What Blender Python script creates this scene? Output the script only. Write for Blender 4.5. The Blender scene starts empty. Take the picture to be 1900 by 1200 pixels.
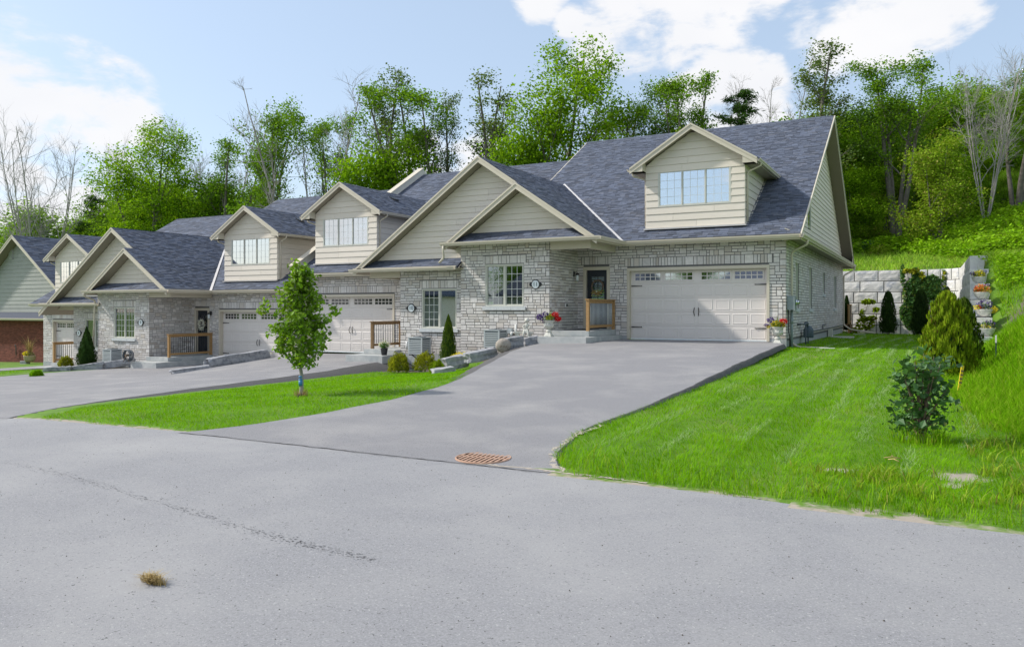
import bpy, bmesh, math, random
import numpy as np
from mathutils import Vector, Matrix
random.seed(7); RNG = np.random.default_rng(7)
S = bpy.context.scene; COL = S.collection
R = math.radians; PI = math.pi

# ------------------------------------------------------------------ camera, sky, sun, exposure
YAW = 28.14; FPX = 1444.0; HY = 573.2; CAMZ = 1.6
cd = bpy.data.cameras.new('camera'); cam = bpy.data.objects.new('camera', cd); COL.objects.link(cam)
cam.location = (0, 0, CAMZ); cam.rotation_euler = (R(90), 0, R(YAW))
cd.sensor_width = 36; cd.sensor_fit = 'HORIZONTAL'; cd.lens = FPX/1900*36; cd.shift_y = (HY-600)/1900
cd.clip_start = .1; cd.clip_end = 3000
S.camera = cam
SUN_AZ = (-1.0, -0.34); SUN_EL = 40.0
SKY_STRENGTH = 0.14; SUN_STRENGTH = 2.6; EXPOSURE = 0.76
S.view_settings.view_transform = 'Standard'; S.view_settings.look = 'None'
S.view_settings.gamma = 1; S.view_settings.exposure = EXPOSURE; S.view_settings.use_curve_mapping = False
try:
    S.cycles.max_bounces = 6; S.cycles.diffuse_bounces = 3; S.cycles.glossy_bounces = 3
    S.cycles.transmission_bounces = 3; S.cycles.transparent_max_bounces = 6
except Exception: pass
s_, c_ = math.sin(R(YAW)), math.cos(R(YAW))
def ray(px, py=HY):
    u = (px-950)/FPX
    return Vector((-s_+u*c_, c_+u*s_, (HY-py)/FPX))
def at_y(px, Y, py=HY):                       # point on the line of sight through a photo pixel at depth Y
    d = ray(px, py); t = Y/d.y
    return Vector((d.x*t, Y, CAMZ+d.z*t))

def new_world():
    w = bpy.data.worlds.new('World'); S.world = w; w.use_nodes = True
    nt = w.node_tree; N = nt.nodes; L = nt.links; N.clear()
    out = N.new('ShaderNodeOutputWorld'); bg = N.new('ShaderNodeBackground')
    sky = N.new('ShaderNodeTexSky'); sky.sky_type = 'NISHITA'; sky.sun_disc = False
    sky.sun_elevation = R(SUN_EL); sky.sun_rotation = math.atan2(SUN_AZ[0], SUN_AZ[1])
    sky.air_density = 1.0; sky.dust_density = 1.6; sky.ozone_density = 1.4
    tc = N.new('ShaderNodeTexCoord')
    nrm = N.new('ShaderNodeVectorMath'); nrm.operation = 'NORMALIZE'; L.new(tc.outputs['Generated'], nrm.inputs[0])
    def math_(op, a, b=None, clamp=False):
        m = N.new('ShaderNodeMath'); m.operation = op; m.use_clamp = clamp
        for i, v in enumerate((a, b)):
            if v is None: continue
            if isinstance(v, (int, float)): m.inputs[i].default_value = v
            else: L.new(v, m.inputs[i])
        return m.outputs[0]
    def noise(scale, det, rough=.6, dist=0, vec=None):
        n = N.new('ShaderNodeTexNoise'); n.inputs['Scale'].default_value = scale; n.inputs['Detail'].default_value = det
        n.inputs['Roughness'].default_value = rough; n.inputs['Distortion'].default_value = dist
        L.new(vec or nrm.outputs[0], n.inputs['Vector']); return n.outputs['Fac']
    st = N.new('ShaderNodeVectorMath'); st.operation = 'MULTIPLY'; st.inputs[1].default_value = (1, 1, 2.2)
    L.new(nrm.outputs[0], st.inputs[0])
    big = noise(2.3, 3, .5, 0, st.outputs[0]); fine = noise(9, 7, .62, .25, st.outputs[0]); soft = noise(5, 3, .5, .1, st.outputs[0])
    acc = None
    clouds = [(10,165,75),(70,200,80),(150,215,80),(215,205,48),(30,255,70),(120,262,45),(-60,200,110),
              (1110,75,45),(1180,40,62),(1260,20,66),(1350,8,56),(1420,-5,35),(1000,-8,36),(1060,45,24),
              (1490,48,34),(1560,62,50),(1640,55,56),(1720,22,52),(1610,96,30),(1790,5,34),
              (1325,160,46),(1385,152,44),(1290,205,46),(1430,138,26),(1240,168,14),(1410,210,46),(790,330,60),(880,300,45),(150,372,26),(130,410,60),(0,420,30)]
    for px, py, r in clouds:
        d = ray(px, py).normalized()
        dp = N.new('ShaderNodeVectorMath'); dp.operation = 'DOT_PRODUCT'; L.new(nrm.outputs[0], dp.inputs[0]); dp.inputs[1].default_value = d
        a = math.atan(r/FPX)
        mr = N.new('ShaderNodeMapRange'); mr.inputs['From Min'].default_value = math.cos(a*1.65); mr.inputs['From Max'].default_value = math.cos(a*.1)
        L.new(dp.outputs['Value'], mr.inputs['Value'])
        acc = mr.outputs[0] if acc is None else math_('MAXIMUM', acc, mr.outputs[0])
    # unseen scattered clouds outside the view, made denser to brighten the shaded facades
    field = math_('MULTIPLY', math_('SUBTRACT', big, .44), 5.0, True)
    lo = N.new('ShaderNodeVectorMath'); lo.operation = 'DOT_PRODUCT'; L.new(nrm.outputs[0], lo.inputs[0]); lo.inputs[1].default_value = (-s_, c_, 0)
    away = N.new('ShaderNodeMapRange'); away.inputs['From Min'].default_value = .72; away.inputs['From Max'].default_value = .35
    L.new(lo.outputs['Value'], away.inputs['Value'])
    acc = math_('MAXIMUM', acc, math_('MULTIPLY', field, away.outputs[0]))
    mid = noise(17, 5, .6, .4, st.outputs[0])
    dens = math_('ADD', math_('MULTIPLY', acc, 1.0), math_('ADD', math_('MULTIPLY', math_('SUBTRACT', fine, .5), 2.6), math_('MULTIPLY', math_('SUBTRACT', mid, .5), 1.1)))
    m = N.new('ShaderNodeMapRange'); m.interpolation_type = 'SMOOTHSTEP'; m.inputs['From Min'].default_value = .18; m.inputs['From Max'].default_value = .85
    L.new(dens, m.inputs['Value'])
    gate = math_('MULTIPLY', acc, 4.0, True)
    fac = math_('MULTIPLY', m.outputs[0], gate)
    fac = math_('MULTIPLY', fac, .93)
    # cloud brightness, greyer where thick
    mix = N.new('ShaderNodeMix'); mix.data_type = 'RGBA'
    mix.inputs[6].default_value = (3.65, 3.72, 3.9, 1); mix.inputs[7].default_value = (4.6, 4.5, 4.45, 1)
    L.new(soft, mix.inputs[0])
    # a little thin high haze that lightens the blue
    pale = N.new('ShaderNodeMix'); pale.data_type = 'RGBA'; pale.inputs[0].default_value = .60; pale.inputs[7].default_value = (2.4, 2.9, 3.5, 1)
    L.new(sky.outputs[0], pale.inputs[6])
    m2 = N.new('ShaderNodeMix'); m2.data_type = 'RGBA'; L.new(fac, m2.inputs[0]); L.new(pale.outputs[2], m2.inputs[6]); L.new(mix.outputs[2], m2.inputs[7])
    L.new(m2.outputs[2], bg.inputs['Color']); bg.inputs['Strength'].default_value = SKY_STRENGTH
    L.new(bg.outputs[0], out.inputs[0])
new_world()
sl = bpy.data.lights.new('sun', 'SUN'); sl.energy = SUN_STRENGTH; sl.angle = R(2.5); sl.color = (1, .95, .87)
so = bpy.data.objects.new('sun', sl); COL.objects.link(so)
h = math.hypot(*SUN_AZ); sd = Vector((SUN_AZ[0]/h*math.cos(R(SUN_EL)), SUN_AZ[1]/h*math.cos(R(SUN_EL)), math.sin(R(SUN_EL))))
so.rotation_euler = sd.to_track_quat('Z', 'Y').to_euler()

# ------------------------------------------------------------------ materials
MATS = {}
def mat(name, c1, c2=None, scale=6, detail=4, rough=.8, rnd=0.0, rndhue=0, bump=0, bscale=40, metal=0, spec=.4, c3=None, scale3=1.0, thr3=(.5, .7), transl=0, tint=None, stretch=None, fleck=None, fleck2=None):
    """colour noise c1..c2 in world space, optional broad patches of c3, optional per-piece brightness spread rnd"""
    if name in MATS: return MATS[name]
    m = bpy.data.materials.new(name); m.use_nodes = True; nt = m.node_tree; N = nt.nodes; L = nt.links
    b = N['Principled BSDF']; out = N['Material Output']
    geo = N.new('ShaderNodeNewGeometry'); vec = geo.outputs['Position']
    if stretch:
        mp = N.new('ShaderNodeVectorMath'); mp.operation = 'MULTIPLY'; mp.inputs[1].default_value = stretch
        L.new(vec, mp.inputs[0]); vec = mp.outputs[0]
    def noise(sc, de=4, ro=.55, di=0):
        n = N.new('ShaderNodeTexNoise'); n.inputs['Scale'].default_value = sc; n.inputs['Detail'].default_value = de
        n.inputs['Roughness'].default_value = ro; n.inputs['Distortion'].default_value = di; L.new(vec, n.inputs['Vector']); return n.outputs['Fac']
    def mixc(fac, a, bb):
        x = N.new('ShaderNodeMix'); x.data_type = 'RGBA'
        if isinstance(fac, (int, float)): x.inputs[0].default_value = fac
        else: L.new(fac, x.inputs[0])
        for i, v in ((6, a), (7, bb)):
            if isinstance(v, tuple): x.inputs[i].default_value = (*v[:3], 1)
            else: L.new(v, x.inputs[i])
        return x.outputs[2]
    def mr(v, a, bb, t0=0, t1=1):
        x = N.new('ShaderNodeMapRange'); x.inputs['From Min'].default_value = a; x.inputs['From Max'].default_value = bb
        x.inputs['To Min'].default_value = t0; x.inputs['To Max'].default_value = t1; L.new(v, x.inputs['Value']); return x.outputs[0]
    c2 = c2 or c1
    col = mixc(mr(noise(scale, detail), .3, .7), tuple(c1), tuple(c2))
    if c3: col = mixc(mr(noise(scale3, 5, .6, .3), *thr3), col, tuple(c3))
    if fleck: col = mixc(mr(noise(fleck[1], 2, .5), fleck[2], fleck[2]+.04), col, tuple(fleck[0]))
    if fleck2: col = mixc(mr(noise(fleck2[1]+.37, 2, .5, 1.0), fleck2[2], fleck2[2]+.03), col, tuple(fleck2[0]))
    if rnd or tint:
        at = N.new('ShaderNodeAttribute'); at.attribute_name = 'rnd'
        oi = N.new('ShaderNodeObjectInfo')
        ad = N.new('ShaderNodeMath'); ad.operation = 'ADD'; L.new(at.outputs['Fac'], ad.inputs[0]); L.new(oi.outputs['Random'], ad.inputs[1])
        fr = N.new('ShaderNodeMath'); fr.operation = 'FRACT'; L.new(ad.outputs[0], fr.inputs[0])
        if tint:
            f2 = N.new('ShaderNodeMath'); f2.operation = 'MULTIPLY'; L.new(fr.outputs[0], f2.inputs[0]); f2.inputs[1].default_value = 7.13
            f3 = N.new('ShaderNodeMath'); f3.operation = 'FRACT'; L.new(f2.outputs[0], f3.inputs[0])
            col = mixc(mr(f3.outputs[0], tint[1], 1), col, tuple(tint[0]))
        if rnd:
            k = mr(fr.outputs[0], 0, 1, 1-rnd, 1+rnd)
            vm = N.new('ShaderNodeVectorMath'); vm.operation = 'SCALE'; L.new(col, vm.inputs[0]); L.new(k, vm.inputs['Scale']); col = vm.outputs[0]
    L.new(col, b.inputs['Base Color'])
    b.inputs['Roughness'].default_value = rough; b.inputs['Metallic'].default_value = metal
    b.inputs['Specular IOR Level'].default_value = spec
    if bump:
        bn = N.new('ShaderNodeBump'); bn.inputs['Strength'].default_value = bump; bn.inputs['Distance'].default_value = .01
        L.new(noise(bscale, 4, .6), bn.inputs['Height']); L.new(bn.outputs[0], b.inputs['Normal'])
    if transl:
        t = N.new('ShaderNodeBsdfTranslucent'); g = N.new('ShaderNodeVectorMath'); g.operation = 'MULTIPLY'; g.inputs[1].default_value = (1.25, 1.25, .6)
        L.new(col, g.inputs[0]); L.new(g.outputs[0], t.inputs['Color'])
        ms = N.new('ShaderNodeMixShader'); ms.inputs[0].default_value = transl
        L.new(b.outputs[0], ms.inputs[1]); L.new(t.outputs[0], ms.inputs[2]); L.new(ms.outputs[0], out.inputs[0])
    MATS[name] = m; return m

mat('stone', (.60,.575,.555), (.74,.71,.69), 9, 5, .9, rnd=.12, bump=.5, bscale=45, tint=((.54,.49,.44), .62))
mat('mortar', (.13,.128,.13), (.18,.178,.18), 20, 3, .95)
mat('siding', (.71,.65,.565), (.74,.68,.595), 3, 3, .7, rnd=.035, bump=.15, bscale=60, stretch=(1, 1, 8))
mat('siding_grey', (.34,.35,.34), (.37,.38,.365), 3, 3, .7, rnd=.04)
mat('trim', (.58,.53,.43), (.61,.555,.455), 3, 3, .5, spec=.5)
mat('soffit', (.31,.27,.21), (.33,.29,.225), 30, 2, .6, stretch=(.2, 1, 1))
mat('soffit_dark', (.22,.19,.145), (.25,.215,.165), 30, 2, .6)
mat('flashing', (.55,.53,.52), (.62,.60,.59), 4, 3, .4, metal=.3)
mat('parapet', (.62,.60,.53), (.68,.66,.59), 4, 3, .5)
mat('shingle', (.070,.085,.122), (.112,.13,.178), 60, 3, .9, rnd=.34, bump=.3, bscale=90, tint=((.10,.11,.14), .7))
mat('underlay', (.03,.032,.042), (.045,.045,.06), 20, 3, .95)
mat('door_paint', (.71,.665,.63), (.73,.685,.65), 3, 2, .45, spec=.4)
mat('black_iron', (.015,.016,.018), (.03,.03,.033), 20, 2, .4)
mat('black_door', (.012,.017,.026), (.02,.026,.036), 5, 2, .35)
mat('white_frame', (.56,.56,.50), (.60,.60,.54), 4, 2, .4)
mat('muntin', (.66,.68,.66), (.72,.74,.72), 4, 2, .35)
mat('concrete', (.40,.42,.42), (.50,.51,.50), 5, 5, .85, bump=.3, bscale=60, c3=(.34,.37,.38), scale3=2.2)
mat('foundation', (.36,.385,.40), (.46,.475,.48), 4, 5, .9, c3=(.30,.33,.35), scale3=3, stretch=(3, 3, .6))
mat('stone_sill', (.52,.55,.57), (.64,.66,.67), 12, 4, .8, bump=.4)
mat('cedar_wood', (.33,.19,.075), (.44,.27,.115), 8, 4, .7, stretch=(1, 1, 6), bump=.2)
mat('brown_wood', (.17,.105,.05), (.24,.15,.07), 8, 4, .7, stretch=(1, 1, 6))
mat('red_brick', (.155,.048,.035), (.22,.07,.048), 10, 4, .9, rnd=.3)
mat('dark_mortar', (.09,.06,.055), (.12,.085,.075), 10, 3, .95)
mat('asphalt', (.225,.225,.236), (.34,.338,.35), 85, 6, .9, bump=.6, bscale=220, c3=(.385,.378,.375), scale3=.55, thr3=(.42,.85), fleck=((.43,.425,.425), 65, .655), fleck2=((.13,.13,.135), 48, .665))
mat('driveway_asphalt', (.20,.198,.208), (.285,.28,.29), 100, 3, .9, bump=.5, bscale=240, c3=(.34,.33,.325), scale3=.8, thr3=(.45,.8), fleck=((.12,.115,.12), 60, .64))
mat('rough_asphalt', (.075,.074,.077), (.135,.13,.13), 30, 4, .95, bump=1, bscale=60)
mat('sand', (.38,.33,.27), (.48,.43,.36), 25, 4, .95, bump=.5)
mat('soil', (.05,.04,.032), (.10,.08,.06), 9, 5, .97, bump=.8)
mat('blade', (.135,.33,.004), (.22,.46,.006), 1.2, 4, .8, rnd=.30, transl=.4, tint=((.27,.36,.03), .78), spec=.06)
mat('wild_blade', (.14,.32,.006), (.23,.45,.010), .8, 4, .8, rnd=.35, transl=.4, tint=((.32,.37,.05), .75), spec=.06)
mat('hill_grass', (.24,.42,.04), (.35,.54,.06), .5, 5, .8, rnd=.32, transl=.4, tint=((.33,.34,.11), .72), spec=.08)
mat('weeds', (.18,.36,.012), (.29,.50,.02), .7, 4, .75, rnd=.4, transl=.4, tint=((.2,.28,.04), .75), spec=.08)
mat('bark', (.11,.095,.08), (.19,.17,.15), 6, 4, .9)
mat('pale_bark', (.30,.28,.27), (.40,.38,.36), 4, 4, .9)
mat('leaf_bright', (.15,.29,.010), (.25,.43,.015), .9, 3, .7, rnd=.38, transl=.42, tint=((.22,.33,.03), .7), spec=.08)
mat('leaf_green', (.12,.24,.016), (.19,.35,.025), .9, 3, .7, rnd=.4, transl=.4, tint=((.15,.22,.04), .75), spec=.08)
mat('leaf_grey', (.11,.18,.05), (.16,.24,.07), .9, 3, .7, rnd=.4, transl=.38, tint=((.17,.18,.07), .75), spec=.08)
mat('leaf_dark', (.045,.10,.022), (.075,.15,.03), .9, 3, .7, rnd=.4, transl=.3, spec=.08)
mat('leaf_yellow', (.19,.31,.02), (.29,.43,.03), .9, 3, .7, rnd=.35, transl=.4, tint=((.30,.26,.08), .7), spec=.08)
mat('cedar_green', (.05,.10,.01), (.09,.16,.012), 3, 3, .8, rnd=.45, transl=.3, tint=((.20,.24,.03), .72), spec=.15)
mat('cedar_bright', (.17,.26,.01), (.28,.38,.015), 3, 3, .8, rnd=.4, transl=.35, tint=((.17,.12,.03), .86), spec=.15)
mat('yew_green', (.02,.05,.01), (.04,.085,.014), 3, 3, .8, rnd=.45, transl=.25, spec=.15)
mat('gold_shrub', (.24,.27,.015), (.34,.35,.02), 5, 3, .75, rnd=.4, transl=.35, spec=.2)
mat('lilac_leaf', (.05,.13,.04), (.095,.20,.065), 4, 3, .5, rnd=.35, transl=.3, spec=.45)
mat('sapling_leaf', (.14,.27,.015), (.22,.38,.022), 4, 3, .6, rnd=.45, transl=.4, tint=((.20,.28,.04), .7), spec=.3)
mat('ivy_leaf', (.05,.14,.03), (.085,.2,.04), 4, 3, .55, rnd=.4, transl=.3, tint=((.24,.30,.04), .82), spec=.35)
mat('boulder', (.27,.28,.31), (.44,.44,.45), 9, 5, .95, bump=1, bscale=22, c3=(.17,.18,.20), scale3=5)
mat('brown_boulder', (.30,.26,.225), (.42,.38,.33), 14, 5, .9, bump=.8, bscale=30)
mat('wall_block', (.62,.61,.60), (.76,.745,.71), 4, 5, .92, rnd=.10, bump=1, bscale=14, c3=(.38,.41,.47), scale3=2.4, thr3=(.52,.72))
mat('cast_stone', (.55,.55,.50), (.68,.67,.61), 20, 4, .85, bump=.4, c3=(.42,.43,.40), scale3=9)
mat('white_plastic', (.72,.72,.70), (.76,.76,.74), 3, 2, .4)
mat('ac_metal', (.42,.46,.48), (.48,.52,.54), 3, 2, .45, spec=.5)
mat('ac_dark', (.07,.09,.11), (.10,.12,.14), 8, 2, .6)
mat('meter_grey', (.20,.25,.26), (.25,.30,.31), 4, 3, .5)
mat('gas_blue', (.055,.085,.11), (.08,.115,.14), 6, 3, .45)
mat('pot_black', (.02,.022,.025), (.035,.036,.04), 6, 2, .5)
mat('rust', (.36,.21,.14), (.48,.32,.24), 30, 5, .9, bump=.6)
mat('pit_shade', (.03,.016,.012), (.05,.025,.018), 20, 3, .95)
mat('plaque_white', (.74,.80,.82), (.78,.84,.86), 3, 2, .4)
mat('plaque_ink', (.05,.09,.12), None, 3, 2, .5)
mat('petal_red', (.55,.01,.015), (.72,.03,.03), 20, 2, .6, rnd=.25, transl=.25)
mat('petal_purple', (.045,.02,.16), (.11,.05,.30), 20, 2, .6, rnd=.4, transl=.25)
mat('petal_yellow', (.75,.62,.01), (.85,.74,.04), 20, 2, .6, rnd=.2, transl=.25)
mat('petal_orange', (.75,.20,.02), (.82,.32,.04), 20, 2, .6, rnd=.3, transl=.25)
mat('petal_white', (.75,.75,.70), (.82,.82,.78), 20, 2, .6, rnd=.1, transl=.25)
mat('dry_straw', (.36,.26,.10), (.50,.37,.16), 25, 3, .9, rnd=.3)
mat('twig', (.14,.10,.075), (.22,.165,.12), 20, 3, .9)
mat('stake_yellow', (.75,.55,.02), (.80,.60,.04), 20, 2, .6)
mat('blue_tape', (.05,.22,.48), (.08,.28,.55), 20, 2, .5)
mat('terracotta', (.36,.30,.20), (.42,.35,.25), 10, 3, .8)
mat('hose_green', (.03,.07,.05), (.05,.10,.07), 10, 2, .5)
mat('interior', (.03,.035,.04), (.05,.055,.06), 2, 2, .9)
mat('blind', (.66,.74,.80), (.72,.80,.86), 2, 2, .7, stretch=(1, 1, 20))
mat('curtain', (.30,.40,.46), (.42,.52,.58), 14, 2, .8, stretch=(1, 1, .05))

def glass(name, base, refl, rough=.02):
    m = bpy.data.materials.new(name); m.use_nodes = True; nt = m.node_tree; N = nt.nodes; L = nt.links
    out = N['Material Output']; N.remove(N['Principled BSDF'])
    gl = N.new('ShaderNodeBsdfGlossy'); gl.inputs['Roughness'].default_value = rough; gl.inputs['Color'].default_value = (.93,.97,1,1)
    tr = N.new('ShaderNodeBsdfTransparent'); tr.inputs['Color'].default_value = (*base, 1)
    fr = N.new('ShaderNodeFresnel'); fr.inputs['IOR'].default_value = 1.5
    ad = N.new('ShaderNodeMath'); ad.operation = 'ADD'; ad.use_clamp = True; L.new(fr.outputs[0], ad.inputs[0]); ad.inputs[1].default_value = refl
    mx = N.new('ShaderNodeMixShader'); L.new(ad.outputs[0], mx.inputs[0]); L.new(tr.outputs[0], mx.inputs[1]); L.new(gl.outputs[0], mx.inputs[2])
    L.new(mx.outputs[0], out.inputs[0]); MATS[name] = m
glass('pane_glass', (.62,.72,.78), .16)
glass('pane_dormer', (.7,.8,.88), .62)

# ------------------------------------------------------------------ object helpers
def link(o, parent=None, inv=True):
    COL.objects.link(o)
    if parent is not None:
        o.parent = parent
        if inv: o.matrix_parent_inverse = Matrix.Translation(WORLD.get(parent.name, Vector((0, 0, 0)))).inverted()
    return o
WORLD = {}                                     # translation of things whose children are written in world coordinates
def thing(name, label, cat, loc=(0, 0, 0), group=None, rotz=0, world=False):
    o = bpy.data.objects.new(name, None); o.empty_display_size = .2; COL.objects.link(o)
    o.location = loc; o.rotation_euler = (0, 0, rotz); o['label'] = label; o['category'] = cat
    if group: o['group'] = group
    if world: WORLD[o.name] = Vector(loc)
    return o
def tag(o, label=None, cat=None, group=None, kind=None):
    for k, v in (('label', label), ('category', cat), ('group', group), ('kind', kind)):
        if v: o[k] = v
    return o
def raw(name, V, F, mats, parent=None, mi=None, smooth=False, rnd=None):
    """V (n,3), F list of tuples or int array (m,k); one linked mesh object"""
    me = bpy.data.meshes.new(name)
    V = np.asarray(V, dtype=np.float32)
    if isinstance(F, np.ndarray):
        m_, k = F.shape
        me.vertices.add(len(V)); me.vertices.foreach_set('co', V.ravel())
        me.loops.add(m_*k); me.loops.foreach_set('vertex_index', F.ravel().astype(np.int32))
        me.polygons.add(m_); me.polygons.foreach_set('loop_start', np.arange(0, m_*k, k, dtype=np.int32))
        try: me.polygons.foreach_set('loop_total', np.full(m_, k, dtype=np.int32))
        except Exception: pass
        me.update(calc_edges=True)
    else:
        me.from_pydata(V.tolist(), [], F); me.update()
    for m in (mats if isinstance(mats, (list, tuple)) else [mats]): me.materials.append(MATS[m])
    if mi is not None: me.polygons.foreach_set('material_index', np.asarray(mi, dtype=np.int32))
    me.polygons.foreach_set('use_smooth', np.full(len(me.polygons), bool(smooth)))
    if rnd is not None:
        a = me.attributes.new('rnd', 'FLOAT', 'FACE'); a.data.foreach_set('value', np.asarray(rnd, dtype=np.float32))
    o = bpy.data.objects.new(name, me); return link(o, parent)

class MB:
    def __init__(s): s.V = []; s.F = []; s.M = []; s.mi = 0; s.S = []
    def add(s, V, F, sm=False):
        n = len(s.V); s.V += [tuple(v) for v in V]; s.F += [tuple(i+n for i in f) for f in F]; s.M += [s.mi]*len(F); s.S += [sm]*len(F); return s
    def box(s, x0, x1, y0, y1, z0, z1):
        x0, x1 = min(x0, x1), max(x0, x1); y0, y1 = min(y0, y1), max(y0, y1); z0, z1 = min(z0, z1), max(z0, z1)
        return s.add([(x0,y0,z0),(x1,y0,z0),(x1,y1,z0),(x0,y1,z0),(x0,y0,z1),(x1,y0,z1),(x1,y1,z1),(x0,y1,z1)],
                     [(0,3,2,1),(4,5,6,7),(0,1,5,4),(1,2,6,5),(2,3,7,6),(3,0,4,7)])
    def obox(s, o, ex, ey, ez):
        o, ex, ey, ez = map(Vector, (o, ex, ey, ez))
        if ex.cross(ey).dot(ez) < 0: ey, o = -ey, o+ey
        p = [o, o+ex, o+ex+ey, o+ey]; p += [q+ez for q in p]
        return s.add(p, [(0,3,2,1),(4,5,6,7),(0,1,5,4),(1,2,6,5),(2,3,7,6),(3,0,4,7)])
    def bar(s, p0, p1, w, h, up=(0, 0, 1)):
        p0, p1 = Vector(p0), Vector(p1); d = p1-p0; si = d.cross(Vector(up)).normalized()*w; u = si.cross(d).normalized()*h
        return s.obox(p0-si/2-u/2, d, si, u)
    def slab(s, poly, t, down=(0, 0, -1), mats=None):
        poly = [Vector(p) for p in poly]; n = len(poly); dn = Vector(down)*t
        nr = (poly[1]-poly[0]).cross(poly[2]-poly[1])
        if nr.dot(Vector(down)) > 0: poly = poly[::-1]
        V = poly+[p+dn for p in poly]; i0 = len(s.F)
        s.add(V, [tuple(range(n)), tuple(range(2*n-1, n-1, -1))]+[(i, i+n, (i+1) % n+n, (i+1) % n) for i in range(n)])
        if mats:
            s.M[i0] = mats[0]; s.M[i0+1] = mats[1]
            for j in range(n): s.M[i0+2+j] = mats[2]
        return s
    def tube(s, pts, r, n=8, r1=None, cap=True):
        pts = [Vector(p) for p in pts]; base = len(s.V); k = len(pts); V = []; prev = None
        for i, p in enumerate(pts):
            d = (pts[min(i+1, k-1)]-pts[max(i-1, 0)]).normalized()
            a = prev if prev is not None else (Vector((0, 0, 1)) if abs(d.z) < .9 else Vector((1, 0, 0)))
            x = (a-d*a.dot(d)).normalized(); prev = x; y = d.cross(x)
            rr = r if r1 is None else r+(r1-r)*i/(k-1)
            for j in range(n):
                t = 2*PI*j/n; V.append(p+x*math.cos(t)*rr+y*math.sin(t)*rr)
        F = [(i*n+j, i*n+(j+1) % n, (i+1)*n+(j+1) % n, (i+1)*n+j) for i in range(k-1) for j in range(n)]
        s.add(V, F, True)
        if cap: s.add([], [tuple(base-len(s.V)+j for j in range(n-1, -1, -1)), tuple(base-len(s.V)+(k-1)*n+j for j in range(n))])
        return s
    def lathe(s, prof, cx=0, cy=0, n=20, flute=0, nf=10, cap=True):
        V = []
        for (r, z) in prof:
            for j in range(n):
                t = 2*PI*j/n; q = r*(1+flute*math.cos(nf*t)); V.append((cx+q*math.cos(t), cy+q*math.sin(t), z))
        k = len(prof)
        s.add(V, [(i*n+j, i*n+(j+1) % n, (i+1)*n+(j+1) % n, (i+1)*n+j) for i in range(k-1) for j in range(n)], True)
        if not cap: return s
        b = len(s.V)
        s.add([], [tuple(b-len(s.V)-k*n+j for j in range(n-1, -1, -1)), tuple(-n+j for j in range(n))])
        return s
    def build(s, name, mats, parent=None, smooth=None):
        o = raw(name, s.V, s.F, mats, parent, s.M)
        if smooth is None: o.data.polygons.foreach_set('use_smooth', s.S)
        return o
CAMV = np.array([0, 0, CAMZ])
BOXV = np.array([(0,0,0),(1,0,0),(1,1,0),(0,1,0),(0,0,1),(1,0,1),(1,1,1),(0,1,1)], float)
BOXF = np.array([(4,5,6,7),(0,1,5,4),(1,2,6,5),(2,3,7,6),(3,0,4,7),(0,3,2,1)])
# shingle wedge: x along the course, y up the slope, z off the roof
SHV = np.array([(0,0,0),(1,0,0),(1,1,0),(0,1,0),(0,0,1),(1,0,1),(0,1,.15),(1,1,.15)], float)
SHF = np.array([(4,5,7,6),(0,1,5,4),(0,4,6,3),(1,2,7,5)])
UNIT = {}
def pieces(name, uv, uf, P, m, parent, kmax):
    """P: list of (origin, ex, ey, ez). The kmax largest in view become objects, the rest one joined part"""
    if not P: return
    A = np.array([[list(a) for a in p] for p in P], float)        # n,4,3
    det = np.einsum('ij,ij->i', np.cross(A[:, 1], A[:, 2]), A[:, 3])
    flip = det < 0
    A[flip, 0] += A[flip, 1]; A[flip, 1] *= -1
    mid = A[:, 0]+.5*(A[:, 1]+A[:, 2]); d = np.linalg.norm(mid-CAMV, axis=1)
    size = np.linalg.norm(A[:, 1], axis=1)*np.linalg.norm(A[:, 2], axis=1)/d**2
    nrm = np.cross(A[:, 1], A[:, 2]); nrm /= np.linalg.norm(nrm, axis=1)[:, None]+1e-9
    size *= np.abs(np.einsum('ij,ij->i', nrm, (mid-CAMV)/d[:, None]))
    order = np.argsort(-size); key = (name, m)
    if key not in UNIT:
        me = bpy.data.meshes.new(name); me.from_pydata(uv.tolist(), [], [tuple(f) for f in uf]); me.materials.append(MATS[m]); me.polygons.foreach_set('use_smooth', [False]*len(uf)); UNIT[key] = me
    for i in order[:kmax]:
        a = A[i]; o = bpy.data.objects.new(name, UNIT[key]); link(o, parent)
        M = Matrix(((a[1][0], a[2][0], a[3][0], a[0][0]), (a[1][1], a[2][1], a[3][1], a[0][1]), (a[1][2], a[2][2], a[3][2], a[0][2]), (0, 0, 0, 1)))
        o.matrix_basis = M
    rest = order[kmax:]
    if len(rest):
        B = A[rest]; n = len(rest); k = len(uv)
        V = B[:, None, 0]+uv[None, :, 0:1]*B[:, None, 1]+uv[None, :, 1:2]*B[:, None, 2]+uv[None, :, 2:3]*B[:, None, 3]
        F = (uf[None]+(np.arange(n)*k)[:, None, None]).reshape(-1, 4)
        r = np.repeat(RNG.random(n), len(uf))
        o = raw(name, V.reshape(-1, 3), F, m, parent, rnd=r); o['kind'] = 'stuff'

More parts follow.
